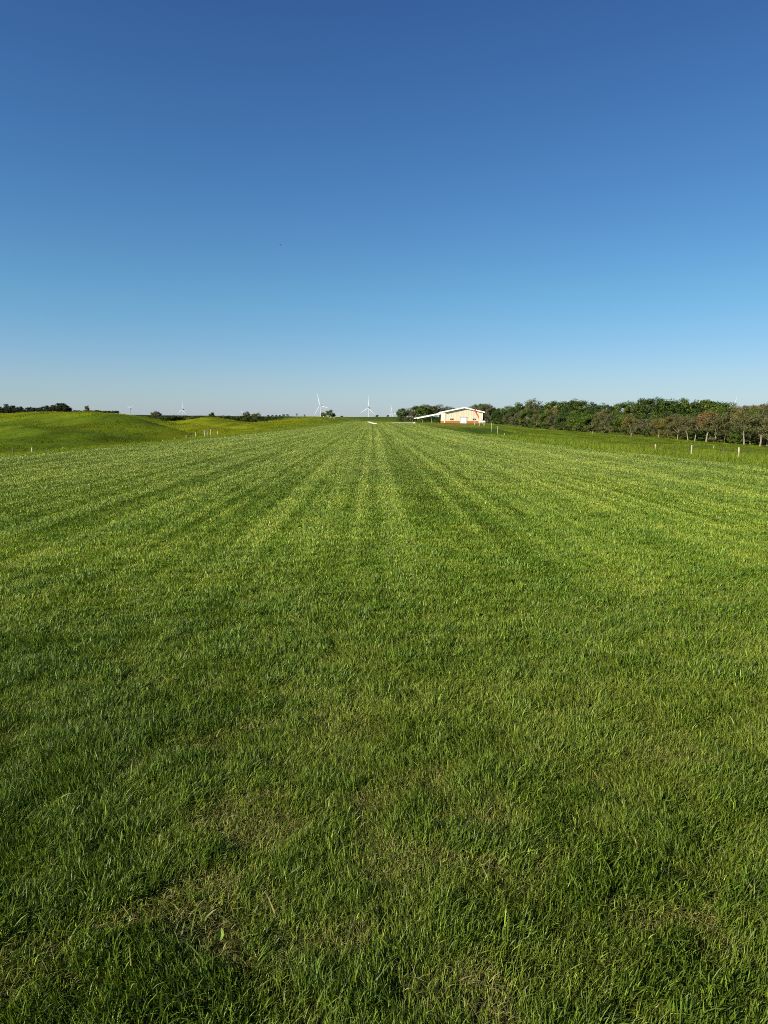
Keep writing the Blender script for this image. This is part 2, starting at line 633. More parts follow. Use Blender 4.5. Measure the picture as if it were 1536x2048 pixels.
def mown_grass():
    def common(x, y, near):
        n = len(x)
        st = stripe(x, y)
        wrp = fbm(x / 0.3, y / 0.3, 12, 2) * 0.8
        lush = 0.62 * fbm(x / 0.13 + wrp, y / 0.13 - wrp, 11, 2) + 0.38 * fbm(x / 0.45 + wrp, y / 0.45, 111, 2)          # tufts
        big = fbm(x / 2.6, y / 4.2, 23, 3)
        mid = fbm(x / 0.9, y / 1.2, 29, 3)
        thin = sstep(0.61, 0.76, fbm(x / 0.34 + 40 + wrp, y / 0.30 + 2 * wrp, 57, 3)) * (1 - 0.85 * sstep(2.6, 5, y))   # bare, mossy spots
        lz = sstep(0.36, 0.66, lush) * (1 - 0.55 * thin)
        h = (0.030 + 0.020 * rng.uniform(0, 1, n) + 0.046 * lz * rng.uniform(0.0, 1.0, n) ** 1.5 + 0.006 * rng.exponential(1.0, n) * (1 - sstep(8, 20, y))) * (1 - 0.25 * thin)
        la = fbm(x / 0.5, y / 0.5, 91, 2) * 4 * math.pi
        lm = rng.gamma(2.0, 0.26, n)
        ang = la + rng.normal(0, 1.3, n)
        lx = np.cos(ang) * lm - 0.016 * st * 0.5
        ly = np.sin(ang) * lm + 0.36 * st * sstep(3.5, 13, y)
        t = np.clip(0.52 + (big - 0.5) * 0.55 + (mid - 0.5) * 0.6 - (lz - 0.4) * 0.35 + thin * 0.25 + st * 0.18 * sstep(3.5, 14, y) + rng.normal(0, 0.22, n), 0, 1)[:, None]  # stripe term paints the leaning blades' light and dark bands into the colour
        c = np.where(t < 0.5, C_BLUE + (C_MID - C_BLUE) * t * 2, C_MID + (C_YEL - C_MID) * (t * 2 - 1))
        dead = rng.uniform(0, 1, n) < 0.06 + 0.26 * thin + 0.04 * (lz < 0.2)
        c = np.where(dead[:, None], C_DEAD * (rng.uniform(0.35, 1.15, n)[:, None]) * np.array([1, 0.95, 0.9]), c)
        flat = np.where(dead, rng.uniform(1.0, 3.2, n), 1.0)
        lx, ly = lx * flat, ly * flat
        h = np.where(dead, h * 0.7, h)
        c = c * np.exp(rng.normal(0, 1, n) * (0.34 - 0.20 * sstep(8, 35, y)))[:, None] * (0.88 + 0.46 * sstep(2.4, 10, y))[:, None]  # last factor paints the brighter grazing light of the farther lawn into blades
        c = c + np.array([0.034, 0.016, 0.020]) * sstep(8, 30, y)[:, None]  # pale sheen of the distant lawn, painted in as added colour
        return h, lx, ly, c, lz

    # close by: fine blades
    x, y = scatter(0.9, 8.5, lambda d: 33000 * min(1, (2.9 / d) ** 1.25) if d > 1.4 else 8000, lambda d: -half(d), half)
    keep = rng.uniform(0, 1, len(x)) < 0.45 + 0.8 * fbm(x / 0.12, y / 0.12, 15, 2)
    x, y = x[keep], y[keep]
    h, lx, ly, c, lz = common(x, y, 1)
    n = len(x)
    wd = (0.0015 + 0.0014 * rng.uniform(0, 1, n) + 0.0028 * lz * rng.uniform(0, 1, n)) * np.maximum(1, y / 3.4)
    z = H(x, y) - 0.006
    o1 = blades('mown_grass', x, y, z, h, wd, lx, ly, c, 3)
    tag(o1, 'short mown green grass of the strip in the foreground', 'grass', kind='stuff')
    # dry thatch: straw lying in the thin places
    x, y = scatter(0.9, 7.0, lambda d: 5200 * min(1, (3.0 / d) ** 1.3), lambda d: -half(d), half)
    wr = fbm(x / 0.3, y / 0.3, 12, 2) * 0.8
    th = (1 - 0.75 * sstep(2.4, 4.5, y)) * sstep(0.60, 0.74, fbm(x / 0.34 + 40 + wr, y / 0.30 + 2 * wr, 57, 3))
    keep = rng.uniform(0, 1, len(x)) < 0.03 + 0.97 * th
    x, y = x[keep], y[keep]
    n = len(x)
    ang = rng.uniform(0, 2 * math.pi, n)
    lm = rng.uniform(1.2, 3.4, n)
    c = np.array([0.37, 0.32, 0.11]) * np.exp(rng.normal(-0.25, 0.35, n))[:, None]
    o4 = blades('dry_thatch', x, y, H(x, y) + rng.uniform(0.0, 0.022, n), rng.uniform(0.010, 0.026, n), rng.uniform(0.0014, 0.0028, n) * np.maximum(1, y / 3.6), np.cos(ang) * lm, np.sin(ang) * lm, c, 2)
    tag(o4, 'dry straw-coloured thatch lying in thin spots of the foreground turf', 'dry grass', kind='stuff')
    # middle and far
    x, y = scatter(8.5, 292, lambda d: min(6500, 150 * 2.2 / (d * max(0.0048, 0.00078 * d))) + 4, lambda d: max(-half(d), float(edge_l(d)) - 0.4), lambda d: min(half(d), float(edge_r(d)) + 0.4))
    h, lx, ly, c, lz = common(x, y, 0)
    h = h * (1 + 0.15 * sstep(10, 30, y))
    wd = rng.uniform(0.7, 1.3, len(x)) * np.maximum(0.0048, 0.00078 * y)
    z = H(x, y) - 0.008
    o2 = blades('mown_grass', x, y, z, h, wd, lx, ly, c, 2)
    tag(o2, 'short mown green grass of the strip running to the far rise', 'grass', kind='stuff')
    # coarse long blades standing out of the turf
    x, y = scatter(0.9, 26, lambda d: 170 * min(1, 5 / d), lambda d: -half(d), lambda d: min(half(d), float(edge_r(d))))
    clump = fbm(x / 0.4, y / 0.4, 66, 3)
    keep = rng.uniform(0, 1, len(x)) < sstep(0.42, 0.70, clump)
    x, y = x[keep], y[keep]
    n = len(x)
    h = rng.uniform(0.045, 0.115, n)
    ang = rng.uniform(0, 2 * math.pi, n)
    lm = rng.uniform(0.15, 1.5, n)
    t = rng.uniform(0, 1, n)[:, None] ** 1.5
    c = C_MID * (1 - t) + np.array([0.17, 0.22, 0.05]) * t
    c = np.where(rng.uniform(0, 1, n)[:, None] < 0.08, C_DEAD * 1.1, c)
    z = H(x, y) - 0.006
    o3 = blades('coarse_grass', x, y, z, h, rng.uniform(0.0035, 0.0075, n), np.cos(ang) * lm, np.sin(ang) * lm, c, 3)
    tag(o3, 'coarse long grass blades standing out of the mown turf', 'grass', kind='stuff')


def tall_grass():
    X, Y, HH, WW, CC = [], [], [], [], []
    # unmown verges along both edges
    for side in (-1, 1):
        if side < 0:
            lo = lambda d: max(-half(d) - 3, float(edge_l(d)) - 8)
            hi = lambda d: float(edge_l(d)) + 0.3
        else:
            lo = lambda d: float(edge_r(d)) - 0.3
            hi = lambda d: min(half(d) + 3, float(edge_r(d)) + 8)
        x, y = scatter(18, 240, lambda d: min(240, 7000 / (d * max(0.8, d / 22))), lo, hi)
        a = np.maximum(x - edge_r(y), edge_l(y) - x)
        n = len(x)
        cl = fbm(x / 1.3, y / 2.0, 8, 3)
        h = (0.07 + (0.55 if side > 0 else 0.2) * sstep(0.0, 2.2, a) * (0.3 + 1.0 * cl) * (1 - 0.6 * sstep(3.0, 7.0, a))) * rng.uniform(0.45, 1.15, n)
        h *= 1 - (0.86 if side > 0 else 0.5) * sstep(62, 92, y)
        X.append(x)
        Y.append(y)
        HH.append(h)
        WW.append(rng.uniform(0.008, 0.015, n) * np.maximum(1, y / 26))
        t = np.clip(cl + rng.normal(0, 0.25, n), 0, 1)[:, None]
        CC.append((C_MID * (1 - t) + C_YEL * t) * rng.uniform(0.75, 1.25, n)[:, None])
    # pasture sward on the slopes
    x, y = scatter(30, 330, lambda d: min(16, 1700 / d), lambda d: -0.60 * d, lambda d: 0.60 * d)
    a = np.maximum(x - edge_r(y), edge_l(y) - x)
    k = a > 5
    HB = (x > 9) & (x < 30) & (y > 70) & (y < 260)
    k &= ~(HB & (rng.uniform(0, 1, len(x)) < 0.5))
    k &= ~((x > 11) & (x < 40) & (y > 150) & (y < 300) & (rng.uniform(0, 1, len(x)) < 0.8))
    x, y = x[k], y[k]
    n = len(x)
    cl = fbm(x / 2.2, y / 3.2, 9, 3)
    X.append(x)
    Y.append(y)
    HH.append((0.03 + 0.24 * sstep(0.50, 0.75, cl) * np.where((x > 9) & (x < 22) & (y > 70) & (y < 260), 0.25, 1.0)) * rng.uniform(0.6, 1.3, n))
    WW.append(rng.uniform(0.03, 0.07, n) * np.maximum(1, y / 90))
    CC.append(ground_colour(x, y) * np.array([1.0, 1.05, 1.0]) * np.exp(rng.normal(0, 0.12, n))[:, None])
    x, y, h, wd, c = (np.concatenate(q) for q in (X, Y, HH, WW, CC))
    n = len(x)
    ang = rng.normal(0.2, 1.2, n)
    lm = rng.uniform(0.1, 0.7, n)
    o = blades('tall_grass', x, y, H(x, y) - 0.02, h, wd, np.cos(ang) * lm, np.sin(ang) * lm, c, 2, None, M_TALL)
    tag(o, 'longer unmown grass on verges and pasture slopes', 'grass', kind='stuff')


mown_grass()
tall_grass()


# ------------------------------------------------------------------ trees
def ordinal(n):
    base = ['zeroth', 'first', 'second', 'third', 'fourth', 'fifth', 'sixth', 'seventh', 'eighth', 'ninth', 'tenth', 'eleventh', 'twelfth', 'thirteenth', 'fourteenth',
            'fifteenth', 'sixteenth', 'seventeenth', 'eighteenth', 'nineteenth']
    tens = {20: 'twentieth', 30: 'thirtieth', 40: 'fortieth'}
    tn = {20: 'twenty', 30: 'thirty', 40: 'forty'}
    if n < 20:
        return base[n]
    t = n // 10 * 10
    return tens[t] if n == t else tn[t] + '-' + base[n - t]


class Proto:
    pass


def make_tree(seed, hgt=9.0, crown_w=0.42, base=0.25, clumps=22, leaves=1900, leaf=0.26, cols=((0.04, 0.07, 0.015), (0.07, 0.10, 0.02)),
              bark=None, fork=0.35, trunk_r=0.022, shape='round', clump_r=0.13, limbs=7):
    r = random.Random(seed)
    g = np.random.default_rng(seed)
    t = MB()
    top = Vector((r.uniform(-.06, .06) * hgt, r.uniform(-.06, .06) * hgt, hgt * 0.78))
    mid = Vector((r.uniform(-.05, .05) * hgt, r.uniform(-.05, .05) * hgt, hgt * fork))
    r0 = hgt * trunk_r
    stem = [Vector((0, 0, -0.4)), Vector((0, 0, 0.15)), mid * 0.5 + Vector((r.uniform(-.1, .1), r.uniform(-.1, .1), 0)), mid, (mid + top) * 0.5 + Vector((r.uniform(-.3, .3), r.uniform(-.3, .3), 0)), top]
    t.tube(stem, [r0 * 1.5, r0 * 1.2, r0, r0 * 0.85, r0 * 0.5, r0 * 0.15], 6)
    cents = []
    for k in range(limbs):
        f = r.uniform(0.0, 0.85)
        p0 = mid.lerp(top, f)
        a = 2 * math.pi * (k + r.uniform(-.3, .3)) / limbs
        ln = hgt * crown_w * r.uniform(0.65, 1.05) * (1 - 0.45 * f if shape != 'cone' else 1 - 0.85 * f)
        d = Vector((math.cos(a), math.sin(a), r.uniform(0.35, 0.95))).normalized()
        p1 = p0 + d * ln * 0.5 + Vector((0, 0, 0.04 * hgt))
        p2 = p0 + d * ln + Vector((0, 0, r.uniform(0.0, 0.1) * hgt))
        rr = r0 * 0.55 * (1 - 0.5 * f)
        t.tube([p0, p1, p2], [rr, rr * 0.6, rr * 0.18], 5, False)
        cents += [p2, p1.lerp(p2, 0.5)]
        for q in range(2):
            a2 = a + r.uniform(-1.0, 1.0)
            e = p1 + Vector((math.cos(a2), math.sin(a2), r.uniform(0.1, 1.0))).normalized() * ln * 0.55
            t.tube([p1, p1.lerp(e, 0.5) + Vector((0, 0, 0.02 * hgt)), e], [rr * 0.5, rr * 0.3, rr * 0.1], 4, False)
            cents.append(e)
    # leaf clumps: at the branch ends and spread through the crown
    zc = hgt * (0.5 + base * 0.5)
    while len(cents) < clumps + limbs * 2:
        a = r.uniform(0, 2 * math.pi)
        zz = r.uniform(base, 0.97)
        rel = (zz - base) / (1 - base)
        if shape == 'round':
            rad = crown_w * math.sqrt(max(0.03, 1 - (2 * rel - 0.85) ** 2 / 1.4))
        elif shape == 'cone':
            rad = crown_w * (1 - rel) ** 0.8 + 0.03
        else:  # spreading
            rad = crown_w * (0.35 + 0.75 * rel) * (1 - max(0, rel - 0.75) * 2.2)
        q = rad * math.sqrt(r.uniform(0.1, 1.0)) * hgt
        cents.append(Vector((math.cos(a) * q, math.sin(a) * q, zz * hgt)))
    cents.append(Vector((top.x, top.y, hgt * 0.92)))
    C = np.array([tuple(c) for c in cents])
    nper = max(6, leaves // len(C))
    n = nper * len(C)
    ci = np.repeat(np.arange(len(C)), nper)
    cr = g.uniform(0.6, 1.25, len(C)) * clump_r * hgt
    d = g.normal(size=(n, 3))
    d /= np.linalg.norm(d, axis=1)[:, None]
    rad = g.uniform(0, 1, n) ** 0.5
    P = C[ci] + d * (rad * cr[ci])[:, None] * np.array([1.1, 1.1, 0.8])
    P[:, 2] = np.maximum(P[:, 2], 0.1)
    nrm = d * 0.9 + g.normal(size=(n, 3)) * 0.45 + np.array([0, 0, 0.3])
    nrm /= np.linalg.norm(nrm, axis=1)[:, None]
    tx = np.cross(nrm, g.normal(size=(n, 3)))
    tx /= np.linalg.norm(tx, axis=1)[:, None]
    ty = np.cross(nrm, tx)
    s = (g.uniform(0.5, 1.35, n) * leaf * 0.5)[:, None]
    V = np.stack([P - tx * s * 1.3, P - ty * s * 0.8, P + tx * s * 1.3, P + ty * s * 0.8], 1).reshape(-1, 3)
    c0, c1 = np.array(cols[0]), np.array(cols[1])
    cm = np.clip(g.uniform(-0.2, 1.2, len(C))[ci] * 0.75 + g.uniform(0, 0.3, n), 0, 1.2)[:, None]
    cc = (c0 * (1 - cm) + c1 * cm) * g.uniform(0.8, 1.2, n)[:, None]
    p = Proto()
    p.trunk = t.mesh('trunk', bark or M_BARK, True)
    p.crown = np_mesh('crown', V, np.arange(4 * n), np.arange(0, 4 * n, 4), M_LEAF, np.repeat(cc, 4, 0), False)
    p.h = hgt
    return p


OLIVE = ((0.1058, 0.1179, 0.0393), (0.1739, 0.1694, 0.068))
GREEN = ((0.0539, 0.0949, 0.0173), (0.1284, 0.1802, 0.031))
DARK = ((0.0374, 0.0697, 0.0158), (0.0841, 0.1254, 0.0253))
BRONZE = ((0.1872, 0.1181, 0.049), (0.2736, 0.1728, 0.0792))
LIME = ((0.072, 0.1368, 0.0144), (0.1296, 0.2016, 0.0202))
TAWNY = ((0.1368, 0.1296, 0.0346), (0.216, 0.1843, 0.0518))
GREY = ((0.0998, 0.1077, 0.0507), (0.1663, 0.1663, 0.0824))
BLUEG = ((0.0242, 0.0396, 0.0242), (0.055, 0.0704, 0.0396))

K = {}
K['green'] = [make_tree(s, 9, 0.46, 0.06, 44, 8320, 0.32, GREEN, M_DARKBARK, fork=0.22, clump_r=0.14) for s in (1, 2, 3)]
K['dark'] = [make_tree(s, 9, 0.46, 0.05, 46, 8640, 0.32, DARK, M_DARKBARK, fork=0.22, clump_r=0.14) for s in (11, 12, 13)]
K['olive'] = [make_tree(s, 9, 0.46, 0.10, 40, 6720, 0.27, OLIVE, M_BARK, fork=0.26, clump_r=0.14) for s in (21, 22, 23)]
K['thin'] = [make_tree(s, 9, 0.46, 0.36, 30, 3200, 0.25, OLIVE, M_BARK, fork=0.30, trunk_r=0.021, shape='spread', clump_r=0.11, limbs=11) for s in (31, 32)]
K['bronze'] = [make_tree(s, 9, 0.36, 0.46, 20, 4160, 0.24, BRONZE, M_BARK, fork=0.34, trunk_r=0.026, shape='spread') for s in (41, 42)]
K['tawny'] = [make_tree(s, 9, 0.48, 0.06, 40, 6720, 0.27, TAWNY, M_BARK, fork=0.24, clump_r=0.14) for s in (51, 52)]
K['grey'] = [make_tree(s, 9, 0.48, 0.02, 42, 6720, 0.27, GREY, M_BARK, fork=0.15, trunk_r=0.014, clump_r=0.13) for s in (61, 62)]
K['lime'] = [make_tree(s, 9, 0.52, 0.02, 40, 7360, 0.32, LIME, M_DARKBARK, fork=0.15, trunk_r=0.016, clump_r=0.14) for s in (71, 72)]
K['shrub'] = [make_tree(s, 4, 0.60, 0.02, 26, 2880, 0.24, OLIVE, M_DARKBARK, fork=0.15, trunk_r=0.014, clump_r=0.18) for s in (81, 82)]
K['darkshrub'] = [make_tree(s, 4, 0.60, 0.02, 26, 2880, 0.24, DARK, M_DARKBARK, fork=0.15, trunk_r=0.014, clump_r=0.18) for s in (86, 87)]
K['hedge'] = [make_tree(s, 6, 0.36, 0.02, 32, 4160, 0.26, BLUEG, M_DARKBARK, fork=0.15, trunk_r=0.014, shape='cone' if s == 92 else 'round') for s in (91, 92, 93)]
K['brownround'] = [make_tree(95, 6, 0.45, 0.03, 34, 4160, 0.24, ((0.085, 0.075, 0.035), (0.13, 0.11, 0.055)), M_DARKBARK, fork=0.15)]


def plant(kind, px, D, top_row, label, group, cat='tree', name=None, wide=1.0, sink=0.0, idx=None):
    g = ground_at(px, D)
    z_top = at(px, top_row, D).z
    ht = max(0.6, z_top - g.z)
    ps = K[kind]
    p = ps[random.randrange(len(ps))] if idx is None else ps[idx]
    s = ht / (p.h * 1.02)
    o = empty(name or (cat + ''), (g.x, g.y, g.z - sink), random.uniform(0, 6.28))
    ws = max(s, 0.42 * s + 0.58 * min(1.2, s)) * wide
    o.scale = (ws, ws, s)
    o.rotation_euler = (random.uniform(-0.06, 0.06), random.uniform(-0.06, 0.06), o.rotation_euler[2])
    tag(o, label, cat, group)
    for nm, me in (('trunk', p.trunk), ('crown', p.crown)):
        link(bpy.data.objects.new(nm, me), o)
    return o


WORD = {'green': 'mid green leafy tree', 'dark': 'dark green leafy tree', 'olive': 'dull olive tree', 'thin': 'sparse pale-limbed tree',
        'bronze': 'bronze-red tree', 'tawny': 'tawny yellow-green tree', 'grey': 'grey-green bushy tree', 'lime': 'bright green bushy tree',
        'shrub': 'olive shrub', 'darkshrub': 'dark green shrub', 'hedge': 'blue-green hedge tree'}

# front row of the wood along the pasture, from the hangar to the right edge of the photograph
FRONT = [(990, 236, 822, 'dark'), (1012, 226, 828, 'grey'), (1030, 222, 826, 'grey'), (1048, 214, 818, 'green'), (1068, 206, 828, 'olive'), (1086, 200, 824, 'green'), (1104, 194, 829, 'grey'),
         (1122, 190, 826, 'dark'), (1140, 186, 827, 'green'), (1158, 182, 826, 'lime'), (1176, 180, 828, 'green'), (1194, 178, 826, 'olive'), (1212, 174, 828, 'grey'), (1236, 172, 832, 'lime'),
         (1252, 168, 833, 'tawny'), (1270, 164, 838, 'olive'), (1288, 160, 836, 'grey'), (1310, 156, 836, 'tawny'), (1330, 152, 833, 'tawny'), (1348, 149, 832, 'olive'), (1369, 146, 830, 'thin'),
         (1382, 145, 832, 'thin'), (1405, 142, 824, 'bronze'), (1424, 140, 833, 'olive'), (1442, 140, 852, 'olive'), (1462, 137, 866, 'lime'), (1480, 134, 824, 'thin'), (1492, 137, 828, 'olive'),
         (1512, 130, 820, 'thin'), (1526, 133, 826, 'olive'), (1538, 124, 822, 'thin'), (1556, 122, 824, 'olive'), (1580, 118, 822, 'olive')]
cnt = {}
for i, (px, D, top, kd) in enumerate(FRONT):
    cnt[kd] = cnt.get(kd, 0) + 1
    lab = '%s along the pasture edge, %s such tree from the hangar' % (WORD[kd], ordinal(cnt[kd]))
    if kd == 'bronze':
        lab = 'bronze-red leaved tree with pale forked trunk at the pasture edge'
    plant(kd, px, D, top, lab, 'front trees of the wood beside the pasture', 'tree', {'bronze': 'bronze_tree', 'thin': 'sparse_tree'}.get(kd, 'leafy_tree'), wide=1.2 if px > 1230 else 1.08)

# second row filling behind the front one
SECOND = [(1000, 262, 820), (1025, 256, 819), (1050, 250, 816), (1075, 246, 818), (1100, 240, 817), (1125, 236, 816), (1150, 230, 818), (1175, 226, 819), (1200, 220, 820), (1225, 216, 822),
          (1250, 210, 826), (1275, 204, 828), (1300, 200, 827), (1325, 196, 826), (1350, 190, 826), (1375, 186, 826), (1400, 182, 823), (1425, 178, 824), (1450, 174, 822), (1475, 170, 820), (1500, 166, 819), (1525, 162, 817), (1550, 158, 816), (1580, 152, 815)]
for i, (px, D, top) in enumerate(SECOND):
    kd = ['green', 'dark', 'olive', 'green', 'tawny', 'dark'][i % 6] if px < 1380 else ['olive', 'tawny', 'green'][i % 3]
    plant(kd, px + random.uniform(-5, 5), D, top + random.uniform(-3, 3), '%s in the second row of the wood, %s from the hangar' % (WORD[kd], ordinal(i + 1)), 'second row of the wood', 'tree', 'leafy_tree', wide=1.1)
# tall back row on the skyline
BACK = [(968, 300, 808, 'grey'), (985, 300, 813, 'dark'), (1010, 300, 812, 'green'), (1032, 300, 806, 'green'), (1063, 298, 799, 'olive'), (1084, 296, 811, 'dark'), (1100, 296, 803, 'green'), (1118, 292, 804, 'green'), (1136, 290, 798, 'dark'),
        (1158, 288, 802, 'green'), (1178, 286, 805, 'dark'), (1205, 284, 807, 'dark'), (1232, 282, 806, 'green'), (1256, 280, 803, 'green'), (1278, 280, 799, 'dark'), (1298, 278, 797, 'dark'),
        (1320, 276, 800, 'green'), (1340, 275, 799, 'dark'), (1360, 274, 797, 'green'), (1380, 272, 801, 'dark'), (1402, 270, 799, 'green'), (1422, 268, 802, 'green'), (1440, 266, 805, 'green'),
        (1462, 262, 811, 'tawny'), (1484, 258, 811, 'olive'), (1504, 254, 808, 'tawny'), (1524, 250, 806, 'olive'), (1546, 246, 804, 'green'), (1575, 240, 803, 'green')]
for i, (px, D, top, kd) in enumerate(BACK):
    plant(kd, px, D, top, 'tall %s on the skyline of the wood, %s from the hangar' % (WORD[kd], ordinal(i + 1)), 'skyline trees of the wood', 'tree', 'tall_tree', wide=0.95)
for i, px in enumerate(range(1366, 1590, 17)):
    plant('darkshrub', px, 160 - (px - 1366) * 0.1, 848 + random.uniform(-4, 5), 'dark green shrub in the shade behind the pale trunks, %s from the bronze-red tree side' % ordinal(i + 1), 'shade shrubs behind the pale trunks', 'shrub', 'shrub', wide=1.5)
# understorey shrubs at the foot of the wood
for i, (px, D, top, kd) in enumerate([(1000, 232, 838, 'darkshrub'), (1022, 222, 842, 'shrub'), (1040, 214, 843, 'shrub'), (1062, 204, 846, 'darkshrub'), (1082, 198, 848, 'darkshrub'), (1104, 190, 850, 'shrub'),
                                      (1126, 184, 852, 'darkshrub'), (1150, 180, 850, 'shrub'), (1172, 176, 851, 'shrub'), (1196, 172, 854, 'shrub'), (1218, 170, 853, 'shrub'), (1240, 166, 858, 'darkshrub'), (1262, 162, 860, 'shrub'),
                                      (1284, 158, 860, 'darkshrub'), (1322, 156, 862, 'darkshrub'), (1345, 152, 866, 'darkshrub'), (1362, 150, 866, 'shrub'), (1392, 148, 868, 'darkshrub'), (1420, 146, 866, 'darkshrub'), (1436, 142, 870, 'shrub'),
                                      (1500, 140, 872, 'darkshrub'), (1520, 138, 874, 'darkshrub'), (1545, 134, 876, 'darkshrub')]):
    plant(kd, px, D, top, '%s at the foot of the wood, %s from the hangar' % (WORD[kd], ordinal(i + 1)), 'shrubs at the foot of the wood', 'shrub', 'shrub', wide=1.25)
# trees behind the hangar
for i, (px, D, top, kd) in enumerate([(796, 330, 834, 'lime'), (803, 325, 817, 'green'), (816, 330, 816, 'grey'), (824, 322, 822, 'olive'), (832, 330, 812, 'green'), (842, 322, 811, 'green'), (852, 330, 809, 'green'),
                                      (862, 325, 811, 'olive'), (874, 330, 809, 'grey'), (886, 330, 812, 'thin'), (898, 332, 813, 'grey'), (910, 334, 815, 'thin'), (941, 334, 813, 'grey'), (952, 330, 808, 'grey'), (962, 326, 807, 'green'), (973, 322, 809, 'grey')]):
    plant(kd, px, D, top, '%s behind the cream hangar, %s from the left' % (WORD[kd], ordinal(i + 1)), 'trees behind the hangar', 'tree', 'leafy_tree', idx=i % len(K[kd]))
for i, (px, D, top, kd) in enumerate([(800, 318, 838, 'darkshrub'), (812, 316, 836, 'shrub'), (826, 316, 834, 'shrub'), (840, 314, 833, 'lime'), (852, 314, 834, 'darkshrub'), (864, 314, 833, 'darkshrub'), (874, 312, 834, 'darkshrub')]):
    plant(kd, px, D, top, '%s seen under the hangar canopy, %s from the left' % (WORD[kd], ordinal(i + 1)), 'shrubs behind the hangar canopy', 'shrub', 'shrub', wide=1.2)
# hedge trees on the left skyline
for i, (px, top, wd) in enumerate([(1, 803, .8), (10, 811, 1.2), (18, 814, 1.2), (26, 806, .8), (33, 810, 1), (41, 809, 1.1), (49, 812, 1), (56, 811, .9), (66, 813, 1.1), (75, 812, 1.1), (83, 813, 1), (92, 813, 1), (99, 811, 1), (107, 809, 1),
                                   (118, 808, 1.2), (127, 804, 1.2), (135, 804, 1.2), (143, 808, 1.2), (151, 813, 1)]):
    plant('hedge', px, 205, top, 'blue-green hedge tree on the left hilltop, %s from the left photo edge' % ordinal(i + 1), 'hedge trees on the left hilltop', 'tree', 'hedge_tree', wide=wd * 1.5, sink=0.3)
plant('shrub', 184, 208, 811, 'small pale sapling alone on the left hilltop beside the hedge trees', None, 'tree', 'sapling', wide=0.6, idx=0)
for i, px in enumerate(range(162, 246, 7)):
    plant('darkshrub', px, 212, 819.5 + (i > 8) * 1.2 + random.uniform(-1, 1), 'low dark hedge shrub on the left hilltop, %s from the hedge trees' % ordinal(i + 1), 'low hedge on the left hilltop', 'shrub', 'hedge_shrub', wide=1.3, sink=0.2)
# hedge in the hollow beyond the left slopes
for i, px in enumerate(range(308, 572, 8)):
    D = 268 + 6 * math.sin(i * 2.3)
    kd = ['darkshrub', 'darkshrub', 'shrub', 'darkshrub'][i % 4]
    plant(kd, px, D, 832.5 + random.uniform(-1.5, 2.0), '%s in the hollow beyond the left slopes, %s from the left' % (WORD[kd], ordinal(i + 1)), 'hedge shrubs in the hollow', 'shrub', 'hedge_shrub', wide=1.7)
plant('shrub', 319, 320, 822, 'olive shrub standing taller at the left end of the hollow hedge', None, 'shrub', 'hedge_shrub')
plant('darkshrub', 429, 330, 825, 'small pointed dark shrub above the hollow hedge', None, 'shrub', 'hedge_shrub', wide=0.7)
plant('brownround', 498, 340, 822, 'round brownish tree above the hollow hedge', None, 'tree', 'round_tree')
plant('shrub', 513, 350, 827, 'low olive shrub right of the round brownish tree', None, 'shrub', 'hedge_shrub')
plant('thin', 521.5, 350, 824, 'small bare-limbed tree right of the round brownish tree', None, 'tree', 'sparse_tree', wide=0.8)
for i, px in enumerate((540, 548, 556, 563, 571, 578)):
    plant('darkshrub', px, 400, 830 - (i > 3) * 1.5, 'small dark shrub on the far field edge, %s of six in a row' % ordinal(i + 1), 'shrubs on the far field edge', 'shrub', 'hedge_shrub')
plant('thin', 596.5, 430, 826.5, 'lone small tree on the skyline left of the largest turbine', None, 'tree', 'sparse_tree', wide=0.9)
plant('darkshrub', 611.5, 430, 829, 'lone tiny shrub on the skyline nearest the largest turbine', None, 'shrub', 'shrub', wide=0.7)
# farmstead on the skyline
plant('green', 648, 860, 824.5, 'small dark tree left of the farmhouse on the skyline', None, 'tree', 'farm_tree', wide=1.0)
plant('green', 661.5, 870, 819.5, 'big round tree right of the farmhouse on the skyline', None, 'tree', 'farm_tree', wide=1.2, idx=0)
plant('green', 668, 875, 826, 'lower tree at the right side of the big round farm tree', None, 'tree', 'farm_tree', wide=1.1, idx=1)
plant('darkshrub', 685, 900, 831.5, 'tiny dark bush on the skyline right of the farm trees', None, 'shrub', 'shrub', wide=1.2)
plant('darkshrub', 754, 900, 830, 'tiny dark bush on the skyline right of the second turbine', None, 'shrub', 'shrub', wide=1.0)
plant('darkshrub', 776, 900, 830, 'tiny dark bush on the skyline beside the far small turbines', None, 'shrub', 'shrub', wide=0.9)


